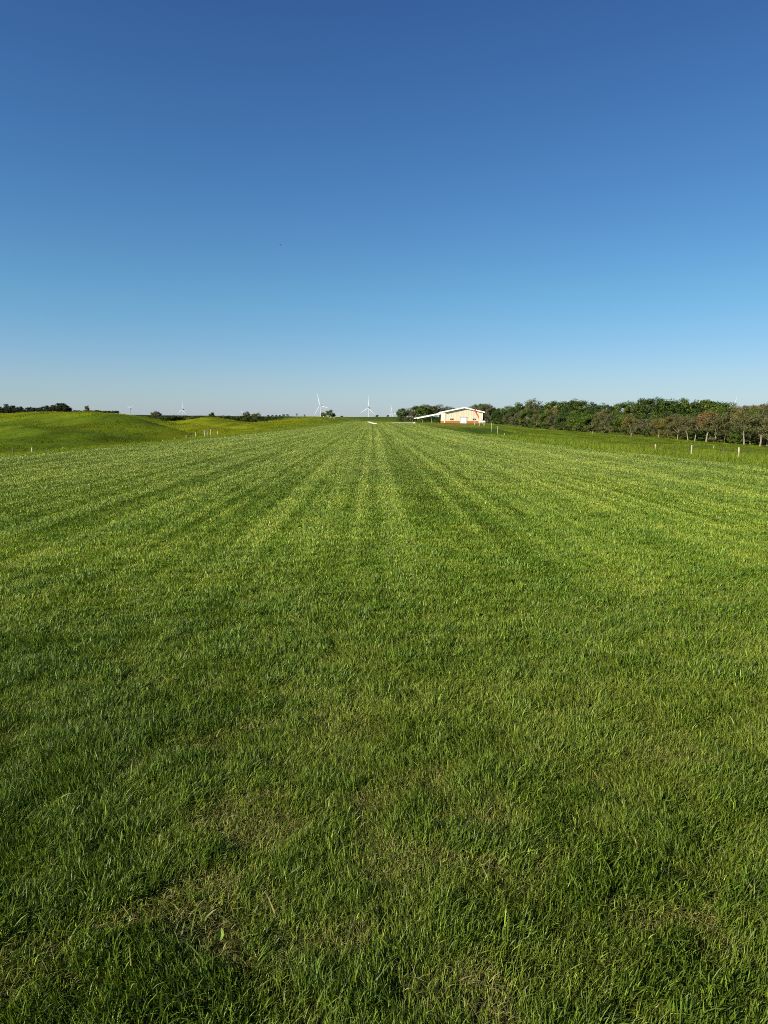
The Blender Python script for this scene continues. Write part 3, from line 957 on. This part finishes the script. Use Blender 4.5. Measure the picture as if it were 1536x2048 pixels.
# ------------------------------------------------------------------ hangar
def hangar():
    Y0, Y1 = 260.0, 284.0
    k = 260.0
    gz = ground_at(905, 262).z
    fx = lambda px: at(px, 847, Y0).x
    fz = lambda row: at(905, row, Y0 - 0.6).z
    z0 = min(gz, at(905, 847.3, Y0).z)
    xl, xr, xm = fx(889.3), fx(964.3), fx(928)
    zr = fz(814.2)
    zl, zrt = fz(822.3), fz(823.6)       # roof top at left wall and at right eave end
    root = empty('hangar', (xm, Y0, z0))
    tag(root, 'cream metal hangar with white gable roof, orange-brown base and side canopy', 'hangar')
    S = lambda x: x - xm
    T = lambda z: z - z0
    sl_l = (zr - zl) / (xm - xl)
    xre = fx(968.3)
    sl_r = (zr - zrt) / (xre - xm)
    th = 0.34
    roofz = lambda x: zr - th - ((xm - x) * sl_l if x < xm else (x - xm) * sl_r)
    hb = fz(841.9) - z0   # top of the orange base
    L = Y1 - Y0
    zb = -0.6
    # front wall with ribs
    m = MB()
    m.prism([(S(xl), hb), (S(xr), hb), (S(xr), T(roofz(xr))), (0, T(roofz(xm))), (S(xl), T(roofz(xl)))], 0, 0.15)
    x = xl + 0.5
    while x < xr - 0.2:
        m.box(S(x) - 0.04, S(x) + 0.04, -0.035, 0.02, hb + 0.03, T(roofz(x)) - 0.12)
        x += 0.9
    m.build('front_wall', M_CREAM, root)
    m = MB()
    m.box(S(xl), S(xr), -0.05, 0.16, zb, hb)
    m.build('base_panel', M_BRICK, root)
    m = MB()
    m.box(S(xl) - 0.12, S(xl) - 0.002, -0.03, L, hb, T(roofz(xl)) + 0.05)
    y = 0.5
    while y < L:
        m.box(S(xl) - 0.155, S(xl) - 0.1, y - 0.04, y + 0.04, hb + 0.03, T(roofz(xl)) - 0.1)
        y += 0.9
    m.build('side_wall', M_CREAM, root)
    m = MB()
    m.box(S(xl) - 0.15, S(xl) - 0.004, 0.0, L, zb, hb - 0.004)
    m.build('base_panel', M_BRICK, root)
    m = MB()
    m.box(S(xr) + 0.002, S(xr) + 0.12, 0, L, zb, T(roofz(xr)) + 0.05)
    m.build('side_wall', M_CREAM, root)
    m = MB()
    m.prism([(S(xl), zb), (S(xr), zb), (S(xr), T(roofz(xr))), (0, T(roofz(xm))), (S(xl), T(roofz(xl)))], L - 0.15, L - 0.01)
    m.build('rear_wall', M_CREAM, root)
    m = MB()
    m.box(S(xl) - 0.17, S(xl) + 0.12, -0.09, -0.052, zb, T(roofz(xl)) - 0.05)
    m.build('corner_trim', M_WHITE, root)
    m = MB()
    m.box(S(xr) - 0.12, S(xr) + 0.14, -0.09, -0.052, zb, T(roofz(xr)) - 0.05)
    m.build('corner_trim', M_WHITE, root)
    # roof: two slopes with a deep white front edge
    ov = 0.75
    m = MB()
    xle = xl - 0.35
    ze = lambda x: T(roofz(x))
    m.prism([(S(xle), ze(xle)), (0, ze(xm)), (S(xre), ze(xre)), (S(xre), ze(xre) + th), (0, ze(xm) + th), (S(xle), ze(xle) + th)], -ov, L + 0.4)
    roof = m.build('roof', M_WHITE, root)
    m = MB()
    m.prism([(S(xle), ze(xle) - 0.06), (0, ze(xm) - 0.06), (S(xre) + 0.1, ze(xre) - 0.08), (S(xre) + 0.1, ze(xre) + th + 0.03), (0, ze(xm) + th + 0.05), (S(xle), ze(xle) + th + 0.05)], -ov - 0.08, -ov - 0.004)
    m.build('fascia', M_WHITE, roof)
    # canopy on the left side, set back, the roof slope carried on
    cb = 14.0
    Yc = Y0 + cb
    xc0, xc1 = at(832.0, 840, Yc).x, xle - 0.03
    zc0 = at(832, 835.4, Yc).z
    zc1 = min(at(881, 826.0, Yc).z, roofz(xle) + th)
    m = MB()
    m.prism([(S(xc0), T(zc0) - 0.30), (S(xc1), T(zc1) - 0.36), (S(xc1), T(zc1) + 0.02), (S(xc0), T(zc0))], cb, L + 6)
    can = m.build('canopy_roof', M_WHITE, root)
    m = MB()
    m.prism([(S(xc0) + 0.35, T(zc0) - 0.42), (S(xc1), T(zc1) - 0.48), (S(xc1), T(zc1) + 0.07), (S(xc0) + 0.35, T(zc0) + 0.07)], cb - 0.12, cb - 0.004)
    m.build('fascia', M_WHITE, can)
    m = MB()
    m.box(S(xc0) - 0.14, S(xc0) - 0.003, cb - 0.1, L + 6, T(zc0) - 0.34, T(zc0) - 0.04)
    m.build('gutter', M_WHITE, can)
    for (px, yy) in ((845.5, cb + 1), (863.5, cb + 1), (847, L + 4), (862, L + 4)):
        xx = at(px, 840, Y0 + yy).x
        zz = zc0 + (zc1 - zc0) * (xx - xc0) / (xc1 - xc0) - 0.33
        m = MB()
        m.box(S(xx) - 0.07, S(xx) + 0.07, yy - 0.07, yy + 0.07, zb - 1, T(zz))
        m.build('canopy_post', M_TRIM, root)
    # roller door
    d0, d1, dz = S(fx(920.6)), S(fx(932.6)), fz(834.8) - z0
    m = MB()
    for i in range(5):
        a = 0.02 + dz * i / 5
        m.box(d0, d1, -0.11, -0.055, a + 0.02, dz * (i + 1) / 5)
    m.box(d0, d1, -0.09, -0.056, -0.1, dz - 0.02)
    door = m.build('garage_door', M_DOOR, root)
    m = MB()
    m.box(d0 - 0.22, d0 - 0.003, -0.14, -0.053, -0.2, dz + 0.02)
    m.box(d1 + 0.003, d1 + 0.14, -0.14, -0.053, -0.2, dz + 0.02)
    m.box(d0 - 0.22, d1 + 0.14, -0.2, -0.053, dz + 0.022, dz + 0.24)
    m.build('door_frame', M_TRIM, door)
    m = MB()
    m.box(d0 + (d1 - d0) * 0.58, d0 + (d1 - d0) * 0.66, -0.16, -0.112, 0.35, 0.75)
    m.build('door_handle', M_TRIM, door)
    # two pairs of small windows
    for px in (901.6, 905.2, 946.6, 950.0):
        cx, cz = S(fx(px)), fz(838.6) - z0
        m = MB()
        a, b = 0.30, 0.29
        m.box(cx - a, cx - a + 0.07, -0.09, -0.037, cz - b, cz + b)
        m.box(cx + a - 0.07, cx + a, -0.09, -0.037, cz - b, cz + b)
        m.box(cx - a + 0.072, cx + a - 0.072, -0.09, -0.037, cz - b, cz - b + 0.07)
        m.box(cx - a + 0.072, cx + a - 0.072, -0.09, -0.037, cz + b - 0.07, cz + b)
        wf = m.build('window', M_TRIM, root)
        m = MB()
        m.box(cx - a + 0.072, cx + a - 0.072, -0.07, -0.04, cz - b + 0.072, cz + b - 0.072)
        m.build('pane', M_GLASS, wf)
    # dark lean-to on the right side
    lx0, lx1 = S(xr) + 0.16, S(fx(980.5))
    m = MB()
    m.prism([(lx0, T(fz(832.8))), (lx1, T(fz(835.0))), (lx1, T(fz(835.0)) + 0.16), (lx0, T(fz(832.8)) + 0.16)], 3.0, 15)
    m.build('lean_to_roof', M_TRIM, root)
    m = MB()
    m.box(lx0, lx1 - 0.3, 14.0, 14.2, zb - 1, T(fz(835.0)) - 0.05)
    m.build('lean_to_wall', M_DARK, root)
    m = MB()
    m.box(lx1 - 0.28, lx1 - 0.14, 3.2, 3.34, zb - 1, T(fz(835.0)))
    m.build('lean_to_post', M_DARK, root)


hangar()


# ------------------------------------------------------------------ windsock, tank, ground slabs
def windsock():
    D = 205.0
    b = ground_at(946.6, D)
    root = empty('windsock', b)
    tag(root, 'limp orange-red windsock on a slim pole in front of the hangar', 'windsock')
    top = at(946.6, 819.3, D).z - b.z
    m = MB()
    m.tube([(0, 0, -0.3), (0, 0, 1.0), (0, 0, top)], [0.05, 0.04, 0.022], 10)
    m.build('pole', M_TRIM, root, True)
    m = MB()
    m.box(-0.09, 0.09, -0.09, 0.09, -0.3, at(946.6, 840.8, D).z - b.z)
    m.build('base_post', M_POST, root)
    p0 = at(948.8, 819.8, D) - b
    p1 = at(957.8, 836.8, D) - b
    m = MB()
    n = 9
    pts = []
    rad = []
    for i in range(n):
        t = i / (n - 1)
        p = p0.lerp(p1, t) + Vector((0.10 * math.sin(t * 3.1), 0, 0))
        pts.append(p)
        rad.append((0.25 - 0.13 * t) * (1 + 0.08 * math.sin(t * 9)))
    m.tube(pts, rad, 14, False)
    sock = m.build('sock', M_ORANGE, root, True)
    m = MB()
    c = p0
    d = (p1 - p0).normalized()
    a = d.cross(Vector((0, 1, 0))).normalized()
    bb = d.cross(a)
    ring = [c + (a * math.cos(t) + bb * math.sin(t)) * 0.27 for t in [2 * math.pi * i / 16 for i in range(17)]]
    m.tube(ring, [0.035] * 17, 6, False)
    m.tube([Vector((0, 0, top - 0.05)), c + a * 0.36], [0.025, 0.02], 6)
    m.tube([Vector((0, 0, top - 0.55)), c - a * 0.36], [0.025, 0.02], 6)
    m.build('hoop', M_ORANGE, root, True)
    m = MB()   # swivel frame by the pole, red as in the photograph
    m.poly([Vector((-0.42, -0.02, top - 0.62)), Vector((0.3, -0.02, top - 0.42)), Vector((0.22, -0.02, top + 0.05)), Vector((0.02, -0.02, top + 0.1))])
    m.poly([Vector((0.02, 0.02, top + 0.1)), Vector((0.22, 0.02, top + 0.05)), Vector((0.3, 0.02, top - 0.42)), Vector((-0.42, 0.02, top - 0.62))])
    m.poly([Vector((-0.42, -0.02, top - 0.62)), Vector((-0.42, 0.02, top - 0.62)), Vector((0.3, 0.02, top - 0.42)), Vector((0.3, -0.02, top - 0.42))])
    m.poly([Vector((0.02, -0.02, top + 0.1)), Vector((0.22, -0.02, top + 0.05)), Vector((0.22, 0.02, top + 0.05)), Vector((0.02, 0.02, top + 0.1))])
    m.build('swivel_frame', M_ORANGE, root)


def tank():
    D = 196.0
    b = ground_at(963.5, D)
    root = empty('propane_tank', b)
    tag(root, 'white horizontal propane tank on legs at the right corner of the hangar', 'tank')
    zc = at(963.5, 843.6, D).z - b.z
    x0, x1 = at(957.2, 843, D).x - b.x, at(971.2, 843, D).x - b.x
    r = 0.30
    m = MB()
    n = 8
    pts, rad = [], []
    for i in range(n + 1):
        t = i / n
        pts.append((x0 + 0.22 * (1 - math.cos(t * math.pi / 2)), 0, zc))
        rad.append(max(0.02, r * math.sin(t * math.pi / 2)))
    for i in range(n + 1):
        t = 1 - i / n
        pts.append((x1 - 0.22 * (1 - math.cos(t * math.pi / 2)), 0, zc))
        rad.append(max(0.02, r * math.sin(t * math.pi / 2)))
    m.tube(pts, rad, 20)
    body = m.build('tank_body', M_TANK, root, True)
    m = MB()
    m.tube([(-0.35, 0, zc + r - 0.03), (-0.35, 0, zc + r + 0.12), (-0.35, 0, zc + r + 0.18)], [0.13, 0.13, 0.05], 12)
    m.build('valve_dome', M_RED, root, True)
    for xx in (x0 + 0.18, x1 - 0.42):
        m = MB()
        m.box(xx - 0.07, xx + 0.07, -0.25, 0.25, -0.5, zc - r * 0.8)
        m.build('leg', M_POST, root)


windsock()
tank()


def draped(name, pts_px, mat, label, cat, lift=0.02, thick=0.05, kind=None, sub=10):
    """a slab following the ground, its outline given by ground points (column, distance)"""
    P = [ground_at(*q) for q in pts_px]
    o3 = P[0].copy()
    bm = bmesh.new()
    vs = [bm.verts.new((p.x - o3.x, p.y - o3.y, 0)) for p in P]
    f = bm.faces.new(vs)
    bmesh.ops.subdivide_edges(bm, edges=bm.edges[:], cuts=sub, use_grid_fill=True)
    for v in bm.verts:
        v.co.z = h1(v.co.x + o3.x, v.co.y + o3.y) - o3.z + lift + thick
    top = bm.faces[:]
    for f in top:
        if f.normal.z < 0:
            f.normal_flip()
    ret = bmesh.ops.extrude_face_region(bm, geom=bm.faces[:])
    for v in [e for e in ret['geom'] if isinstance(e, bmesh.types.BMVert)]:
        v.co.z -= thick + 0.1
    bmesh.ops.recalc_face_normals(bm, faces=bm.faces[:])
    me = bpy.data.meshes.new(name)
    bm.to_mesh(me)
    bm.free()
    me.materials.append(mat)
    o = link(bpy.data.objects.new(name, me))
    o.location = o3
    tag(o, label, cat, kind=kind)
    return o


draped('marker_panel', [(753.5, 215), (747, 218), (735.5, 268), (741, 266)], M_CONC, 'white flat panel lying on the grass at the far end of the strip', 'panel', 0.1, 0.08)
draped('gravel_pad', [(783, 238), (826, 238), (826, 249), (786, 249)], M_GRAVEL, 'pale gravel pad left of the hangar canopy', 'gravel', 0.03, 0.05, 'structure')


def boulder():
    p = ground_at(828, 230)
    bm = bmesh.new()
    bmesh.ops.create_icosphere(bm, subdivisions=3, radius=1)
    for v in bm.verts:
        n = 1 + 0.12 * math.sin(v.co.x * 4 + 1) * math.cos(v.co.y * 3.1) + 0.06 * math.sin(v.co.z * 7)
        v.co = Vector((v.co.x * 0.5 * n, v.co.y * 0.4 * n, max(-0.2, v.co.z * 0.28 * n) + 0.1))
    me = bpy.data.meshes.new('boulder')
    bm.to_mesh(me)
    bm.free()
    me.materials.append(M_CONC)
    for q in me.polygons:
        q.use_smooth = True
    o = link(bpy.data.objects.new('boulder', me))
    o.location = p
    tag(o, 'pale rounded boulder at the end of the gravel pad', 'boulder')


boulder()


def track():
    m = MB()
    cl = [(668, 302), (663, 325), (658, 350), (653.5, 375), (649, 400), (646.5, 425)]
    C3 = [ground_at(*c) for c in cl]
    fine = []
    for a, b in zip(C3[:-1], C3[1:]):
        for i in range(6):
            fine.append(a.lerp(b, i / 6))
    fine.append(C3[-1])
    for off in (-0.85, 0.85):
        prev = None
        for i, p in enumerate(fine):
            row = []
            for s in (-0.38, 0.38):
                x, y = p.x + off + s, p.y
                row.append((x, y, h1(x, y) + 0.05))
            if prev:
                m.poly([prev[0], prev[1], row[1], row[0]])
            prev = row
    o = m.build('gravel_track', M_GRAVEL, None)
    tag(o, 'two pale wheel ruts of a gravel track climbing to the farmhouse', 'track', kind='structure')


track()


def farmhouse():
    g = ground_at(653.2, 880)
    z = at(653, 826.5, 880).z - g.z
    root = empty('farmhouse', g, 0.25)
    tag(root, 'tiny beige gabled farmhouse between trees on the skyline', 'house')
    hw, hd = 2.6, 4.0
    ze = z * 0.58
    m = MB()
    m.prism([(-hw, -0.5), (hw, -0.5), (hw, ze), (0, z - 0.15), (-hw, ze)], -hd, hd)
    m.build('wall', M_HOUSE, root)
    m = MB()
    m.prism([(-hw - 0.4, ze - 0.1), (0, z), (hw + 0.4, ze - 0.1), (hw + 0.4, ze + 0.1), (0, z + 0.22), (-hw - 0.4, ze + 0.1)], -hd - 0.3, hd + 0.3)
    m.build('roof', M_ROOF, root)
    m = MB()
    m.box(-0.5, 0.5, -hd - 0.06, -hd - 0.003, 0.9, 2.1)
    m.build('window', M_GLASS, root)


farmhouse()


# ------------------------------------------------------------------ wind turbines
def turbine_parts():
    m = MB()
    m.tube([(0, 0, -3), (0, 0, 2), (0, 0, HUB_H * 0.5), (0, 0, HUB_H - 1.8)], [1.7, 1.7, 1.4, 1.0], 20)
    tower = m.mesh('tower', M_TURB, True)
    bm = bmesh.new()
    bmesh.ops.create_cube(bm, size=1)
    for v in bm.verts:
        v.co = Vector((v.co.x * 3.6, v.co.y * 10.5 + 2.8, v.co.z * 3.8))
    bmesh.ops.bevel(bm, geom=bm.edges[:], offset=0.7, segments=3, affect='EDGES')
    nac = bpy.data.meshes.new('nacelle')
    bm.to_mesh(nac)
    bm.free()
    nac.materials.append(M_TURB)
    m = MB()
    m.tube([(0, 0, 0), (0, -1.2, 0), (0, -2.4, 0), (0, -3.2, 0)], [1.7, 1.7, 1.2, 0.2], 16)
    hub = m.mesh('hub', M_TURB, True)
    # blade: aerofoil sections along +Z with chord and twist
    m = MB()
    secs = [(1.0, 1.9, 1.9, 0), (4, 1.9, 1.8, 10), (10, 3.4, 0.9, 14), (16, 2.9, 0.65, 10), (26, 2.1, 0.42, 6), (36, 1.4, 0.28, 3), (46, 0.8, 0.16, 1), (ROT_R, 0.2, 0.06, 0)]
    ns = 12
    for (z, ch, th, tw) in secs:
        for k in range(ns):
            t = 2 * math.pi * k / ns
            cx, cyy = math.cos(t) * ch * 0.5 + (ch * 0.15 if ch > 2 else 0), math.sin(t) * th * 0.5
            a = math.radians(tw)
            m.v.append((cx * math.cos(a) - cyy * math.sin(a), cx * math.sin(a) + cyy * math.cos(a), z))
    for i in range(len(secs) - 1):
        for k in range(ns):
            k2 = (k + 1) % ns
            m.f.append((i * ns + k, i * ns + k2, (i + 1) * ns + k2, (i + 1) * ns + k))
    m.f.append(tuple((len(secs) - 1) * ns + k for k in range(ns)))
    blade = m.mesh('blade', M_TURB, True)
    return tower, nac, hub, blade


TW, NA, HB, BL = turbine_parts()
TLAB = ['small white turbine above the left hill with two blades raised in a V', 'white turbine left of centre above the hollow hedge, one blade straight up',
        'far turbine mostly hidden behind the round brownish tree, one blade showing', 'largest white wind turbine, standing left of the farm trees',
        'second largest wind turbine, standing on the skyline in the middle', 'white turbine just left of the trees beside the hangar',
        'tiny far turbine close beside the one by the hangar trees', 'tiny far turbine right of the farm trees with only blade tips showing', 'turbine behind the wood at right with one blade above the trees']
for i, (px, row, rp, ang) in enumerate(TURB):
    x, y, z = _T[i]
    yaw = math.radians(-42)
    root = empty('wind_turbine', (x, y, h1(x, y)), yaw)
    zz = z - root.location.z
    tag(root, TLAB[i], 'wind turbine', 'wind turbines on the horizon')
    a = link(bpy.data.objects.new('tower', TW), root)
    a.location = (0, 0, zz)
    a = link(bpy.data.objects.new('nacelle', NA), root)
    a.location = (0, 0, zz + HUB_H)
    a = link(bpy.data.objects.new('hub', HB), root)
    a.location = (0, -2.5, zz + HUB_H)
    for k in range(3):
        b = link(bpy.data.objects.new('blade', BL), root)
        b.location = (0, -3.6, zz + HUB_H)
        th = math.radians(90 - (ang + 120 * k))      # turn about the rotor axis (Y)
        b.rotation_euler = (0, th, 0)


# ------------------------------------------------------------------ fences
def fence(name, label, posts, steel, group=None, wires=3, hgt=1.2):
    """posts: (column, top row, distance); wood posts, thin steel posts between, strands of wire"""
    P = []
    for (px, row, D) in posts:
        g = ground_at(px, D)
        zt = at(px, row, D).z
        P.append((g, zt))
    root = empty(name, P[0][0])
    o = root.location.copy()
    tag(root, label, 'fence')
    for (g, zt) in P:
        m = MB()
        q = g - o
        tilt = random.uniform(-0.03, 0.03)
        m.tube([(q.x, q.y, q.z - 0.4), (q.x + tilt * 0.5, q.y, (q.z + zt - o.z) / 2), (q.x + tilt, q.y, zt - o.z - 0.01), (q.x + tilt, q.y, zt - o.z)], [0.048, 0.046, 0.043, 0.03], 10)
        m.build('post', M_POST, root, True)
    for (px, row, D) in steel:
        g = ground_at(px, D) - o
        zt = at(px, row, D).z - o.z
        m = MB()
        m.box(g.x - 0.013, g.x + 0.013, g.y - 0.013, g.y + 0.013, g.z - 0.4, zt)
        m.box(g.x - 0.024, g.x + 0.024, g.y + 0.016, g.y + 0.024, g.z - 0.4, zt - 0.03)
        m.build('steel_post', M_STEEL, root)
    m = MB()
    for (a, za), (b, zb) in zip(P[:-1], P[1:]):
        for k in range(wires):
            d = 0.08 + 0.3 * k
            pa = Vector((a.x, a.y, za - d)) - o
            pb = Vector((b.x, b.y, zb - d)) - o
            mid = (pa + pb) / 2 + Vector((0, 0, -0.015))
            m.tube([pa, mid, pb], [0.003] * 3, 4, False)
    m.build('wire', M_STEEL, root)


XF = lambda px, x: x / ((px - 768) / F)
lp = [(-20, 893, XF(-20, -21)), (71, 895, XF(71, -21)), (133, 894.5, XF(133, -21)), (186, 896.5, XF(186, -21)), (240, 891, XF(240, -21)), (302, 886.5, XF(302, -21)), (331, 880.5, XF(331, -21)), (355, 876.5, XF(355, -21)), (377.5, 870.5, XF(377.5, -21)),
      (396.5, 864.5, XF(396.5, -21)), (414, 859.5, XF(414, -21)), (419.5, 861, XF(419.5, -21)), (425.5, 858.5, XF(425.5, -21)), (440, 861.5, XF(440, -21))]
fence('wire_fence', 'wire fence with pale round posts along the left edge of the mown strip', lp,
      [(33, 896, XF(33, -21)), (101, 896, XF(101, -21)), (345, 882, XF(345, -21)), (366, 876, XF(366, -21)), (387, 868, XF(387, -21)), (405, 862, XF(405, -21)), (432, 861, XF(432, -21))])
rp = [(1600, 908, XF(1600, 19)), (1471.5, 894.5, XF(1471.5, 19)), (1376.5, 890.5, XF(1376.5, 19)), (1304.5, 888.5, XF(1304.5, 19)), (1022.5, 876.5, XF(1022.5, 19)), (1005.5, 866, XF(1005.5, 19)), (992.5, 852.5, XF(992.5, 19)), (980, 845.5, XF(980, 19))]
fence('wire_fence', 'wire fence with white post tops along the right edge of the mown strip', rp, [(1440, 894, XF(1440, 19)), (1340, 891, XF(1340, 19)), (1255, 886, XF(1255, 19))])
fp = [(1536, 899, 85), (1420.5, 891, 92), (1338, 889.5, 100), (1256, 866, 150), (1180, 862, 165)]
fence('wire_fence', 'fence of small far posts in the pasture before the wood', fp, [])


# ------------------------------------------------------------------ bird
def fallen_leaf():
    g = at(443, 1950, 2.05)
    bm = bmesh.new()
    out = [(0.0, 0.020), (0.008, 0.012), (0.011, 0.0), (0.007, -0.012), (0.0, -0.018)]
    mid = [bm.verts.new((0, y, 0.004)) for (x, y) in out]
    for s_ in (-1, 1):
        ed = [bm.verts.new((s_ * x, y, 0.010 * abs(x) / 0.011)) for (x, y) in out[1:-1]]
        bm.faces.new([mid[0], ed[0], mid[1]])
        bm.faces.new([mid[1], ed[0], ed[1], mid[2]])
        bm.faces.new([mid[2], ed[1], ed[2], mid[3]])
        bm.faces.new([mid[3], ed[2], mid[4]])
    bmesh.ops.solidify(bm, geom=bm.faces[:], thickness=0.0008)
    me = bpy.data.meshes.new('fallen_leaf')
    bm.to_mesh(me)
    bm.free()
    me.materials.append(M_LEAFY)
    o = link(bpy.data.objects.new('fallen_leaf', me))
    o.location = (g.x, g.y, h1(g.x, g.y) + 0.05)
    o.rotation_euler = (0.9, 0.2, 0.3)
    tag(o, 'single yellow-green fallen leaf lying in the foreground grass', 'leaf')


fallen_leaf()


def bird():
    p = at(561, 490, 120)
    bm = bmesh.new()
    body = [(-0.13, 0, 0, .006), (-0.09, 0, 0, .022), (-0.02, 0, -.004, .036), (0.05, 0, 0, .032), (0.09, 0, .012, .024), (0.115, 0, .014, .014), (0.145, 0, .008, .003)]
    rings = []
    for (x, y, z, r) in body:
        rings.append([bm.verts.new((x, y + r * math.cos(t), z + r * math.sin(t))) for t in [2 * math.pi * k / 8 for k in range(8)]])
    for a, b in zip(rings[:-1], rings[1:]):
        for k in range(8):
            bm.faces.new((a[k], a[(k + 1) % 8], b[(k + 1) % 8], b[k]))
    bm.faces.new(rings[0][::-1])
    bm.faces.new(rings[-1])
    for s in (-1, 1):
        prof = [(0.07, -0.05, 0.0, .018), (0.06, -0.05, 0.12, .07), (0.0, -0.06, 0.24, .05), (-0.06, -0.065, 0.36, .01)]
        pr = []
        for (xf, xb, yy, zz) in prof:
            pr.append([bm.verts.new((xf, s * (yy + .02), zz + .004)), bm.verts.new((xb - .01, s * (yy + .02), zz + .004)), bm.verts.new((xb - .01, s * (yy + .02), zz - .004)), bm.verts.new((xf, s * (yy + .02), zz - .004))])
        for a, b in zip(pr[:-1], pr[1:]):
            for k in range(4):
                bm.faces.new((a[k], a[(k + 1) % 4], b[(k + 1) % 4], b[k]))
        bm.faces.new(pr[-1])
    tl = [(-0.12, .02, 0), (-0.21, .045, 0), (-0.21, -.045, 0), (-0.12, -.02, 0)]
    t1 = [bm.verts.new((x, y, z + .004)) for x, y, z in tl]
    t2 = [bm.verts.new((x, y, z - .004)) for x, y, z in tl]
    bm.faces.new(t1)
    bm.faces.new(t2[::-1])
    for k in range(4):
        bm.faces.new((t1[k], t1[(k + 1) % 4], t2[(k + 1) % 4], t2[k]))
    bmesh.ops.recalc_face_normals(bm, faces=bm.faces[:])
    me = bpy.data.meshes.new('bird')
    bm.to_mesh(me)
    bm.free()
    me.materials.append(M_BIRD)
    o = link(bpy.data.objects.new('bird', me))
    o.location = p
    o.rotation_euler = (0.2, 0, 2.6)
    tag(o, 'small dark bird flying high in the blue sky', 'bird')


bird()
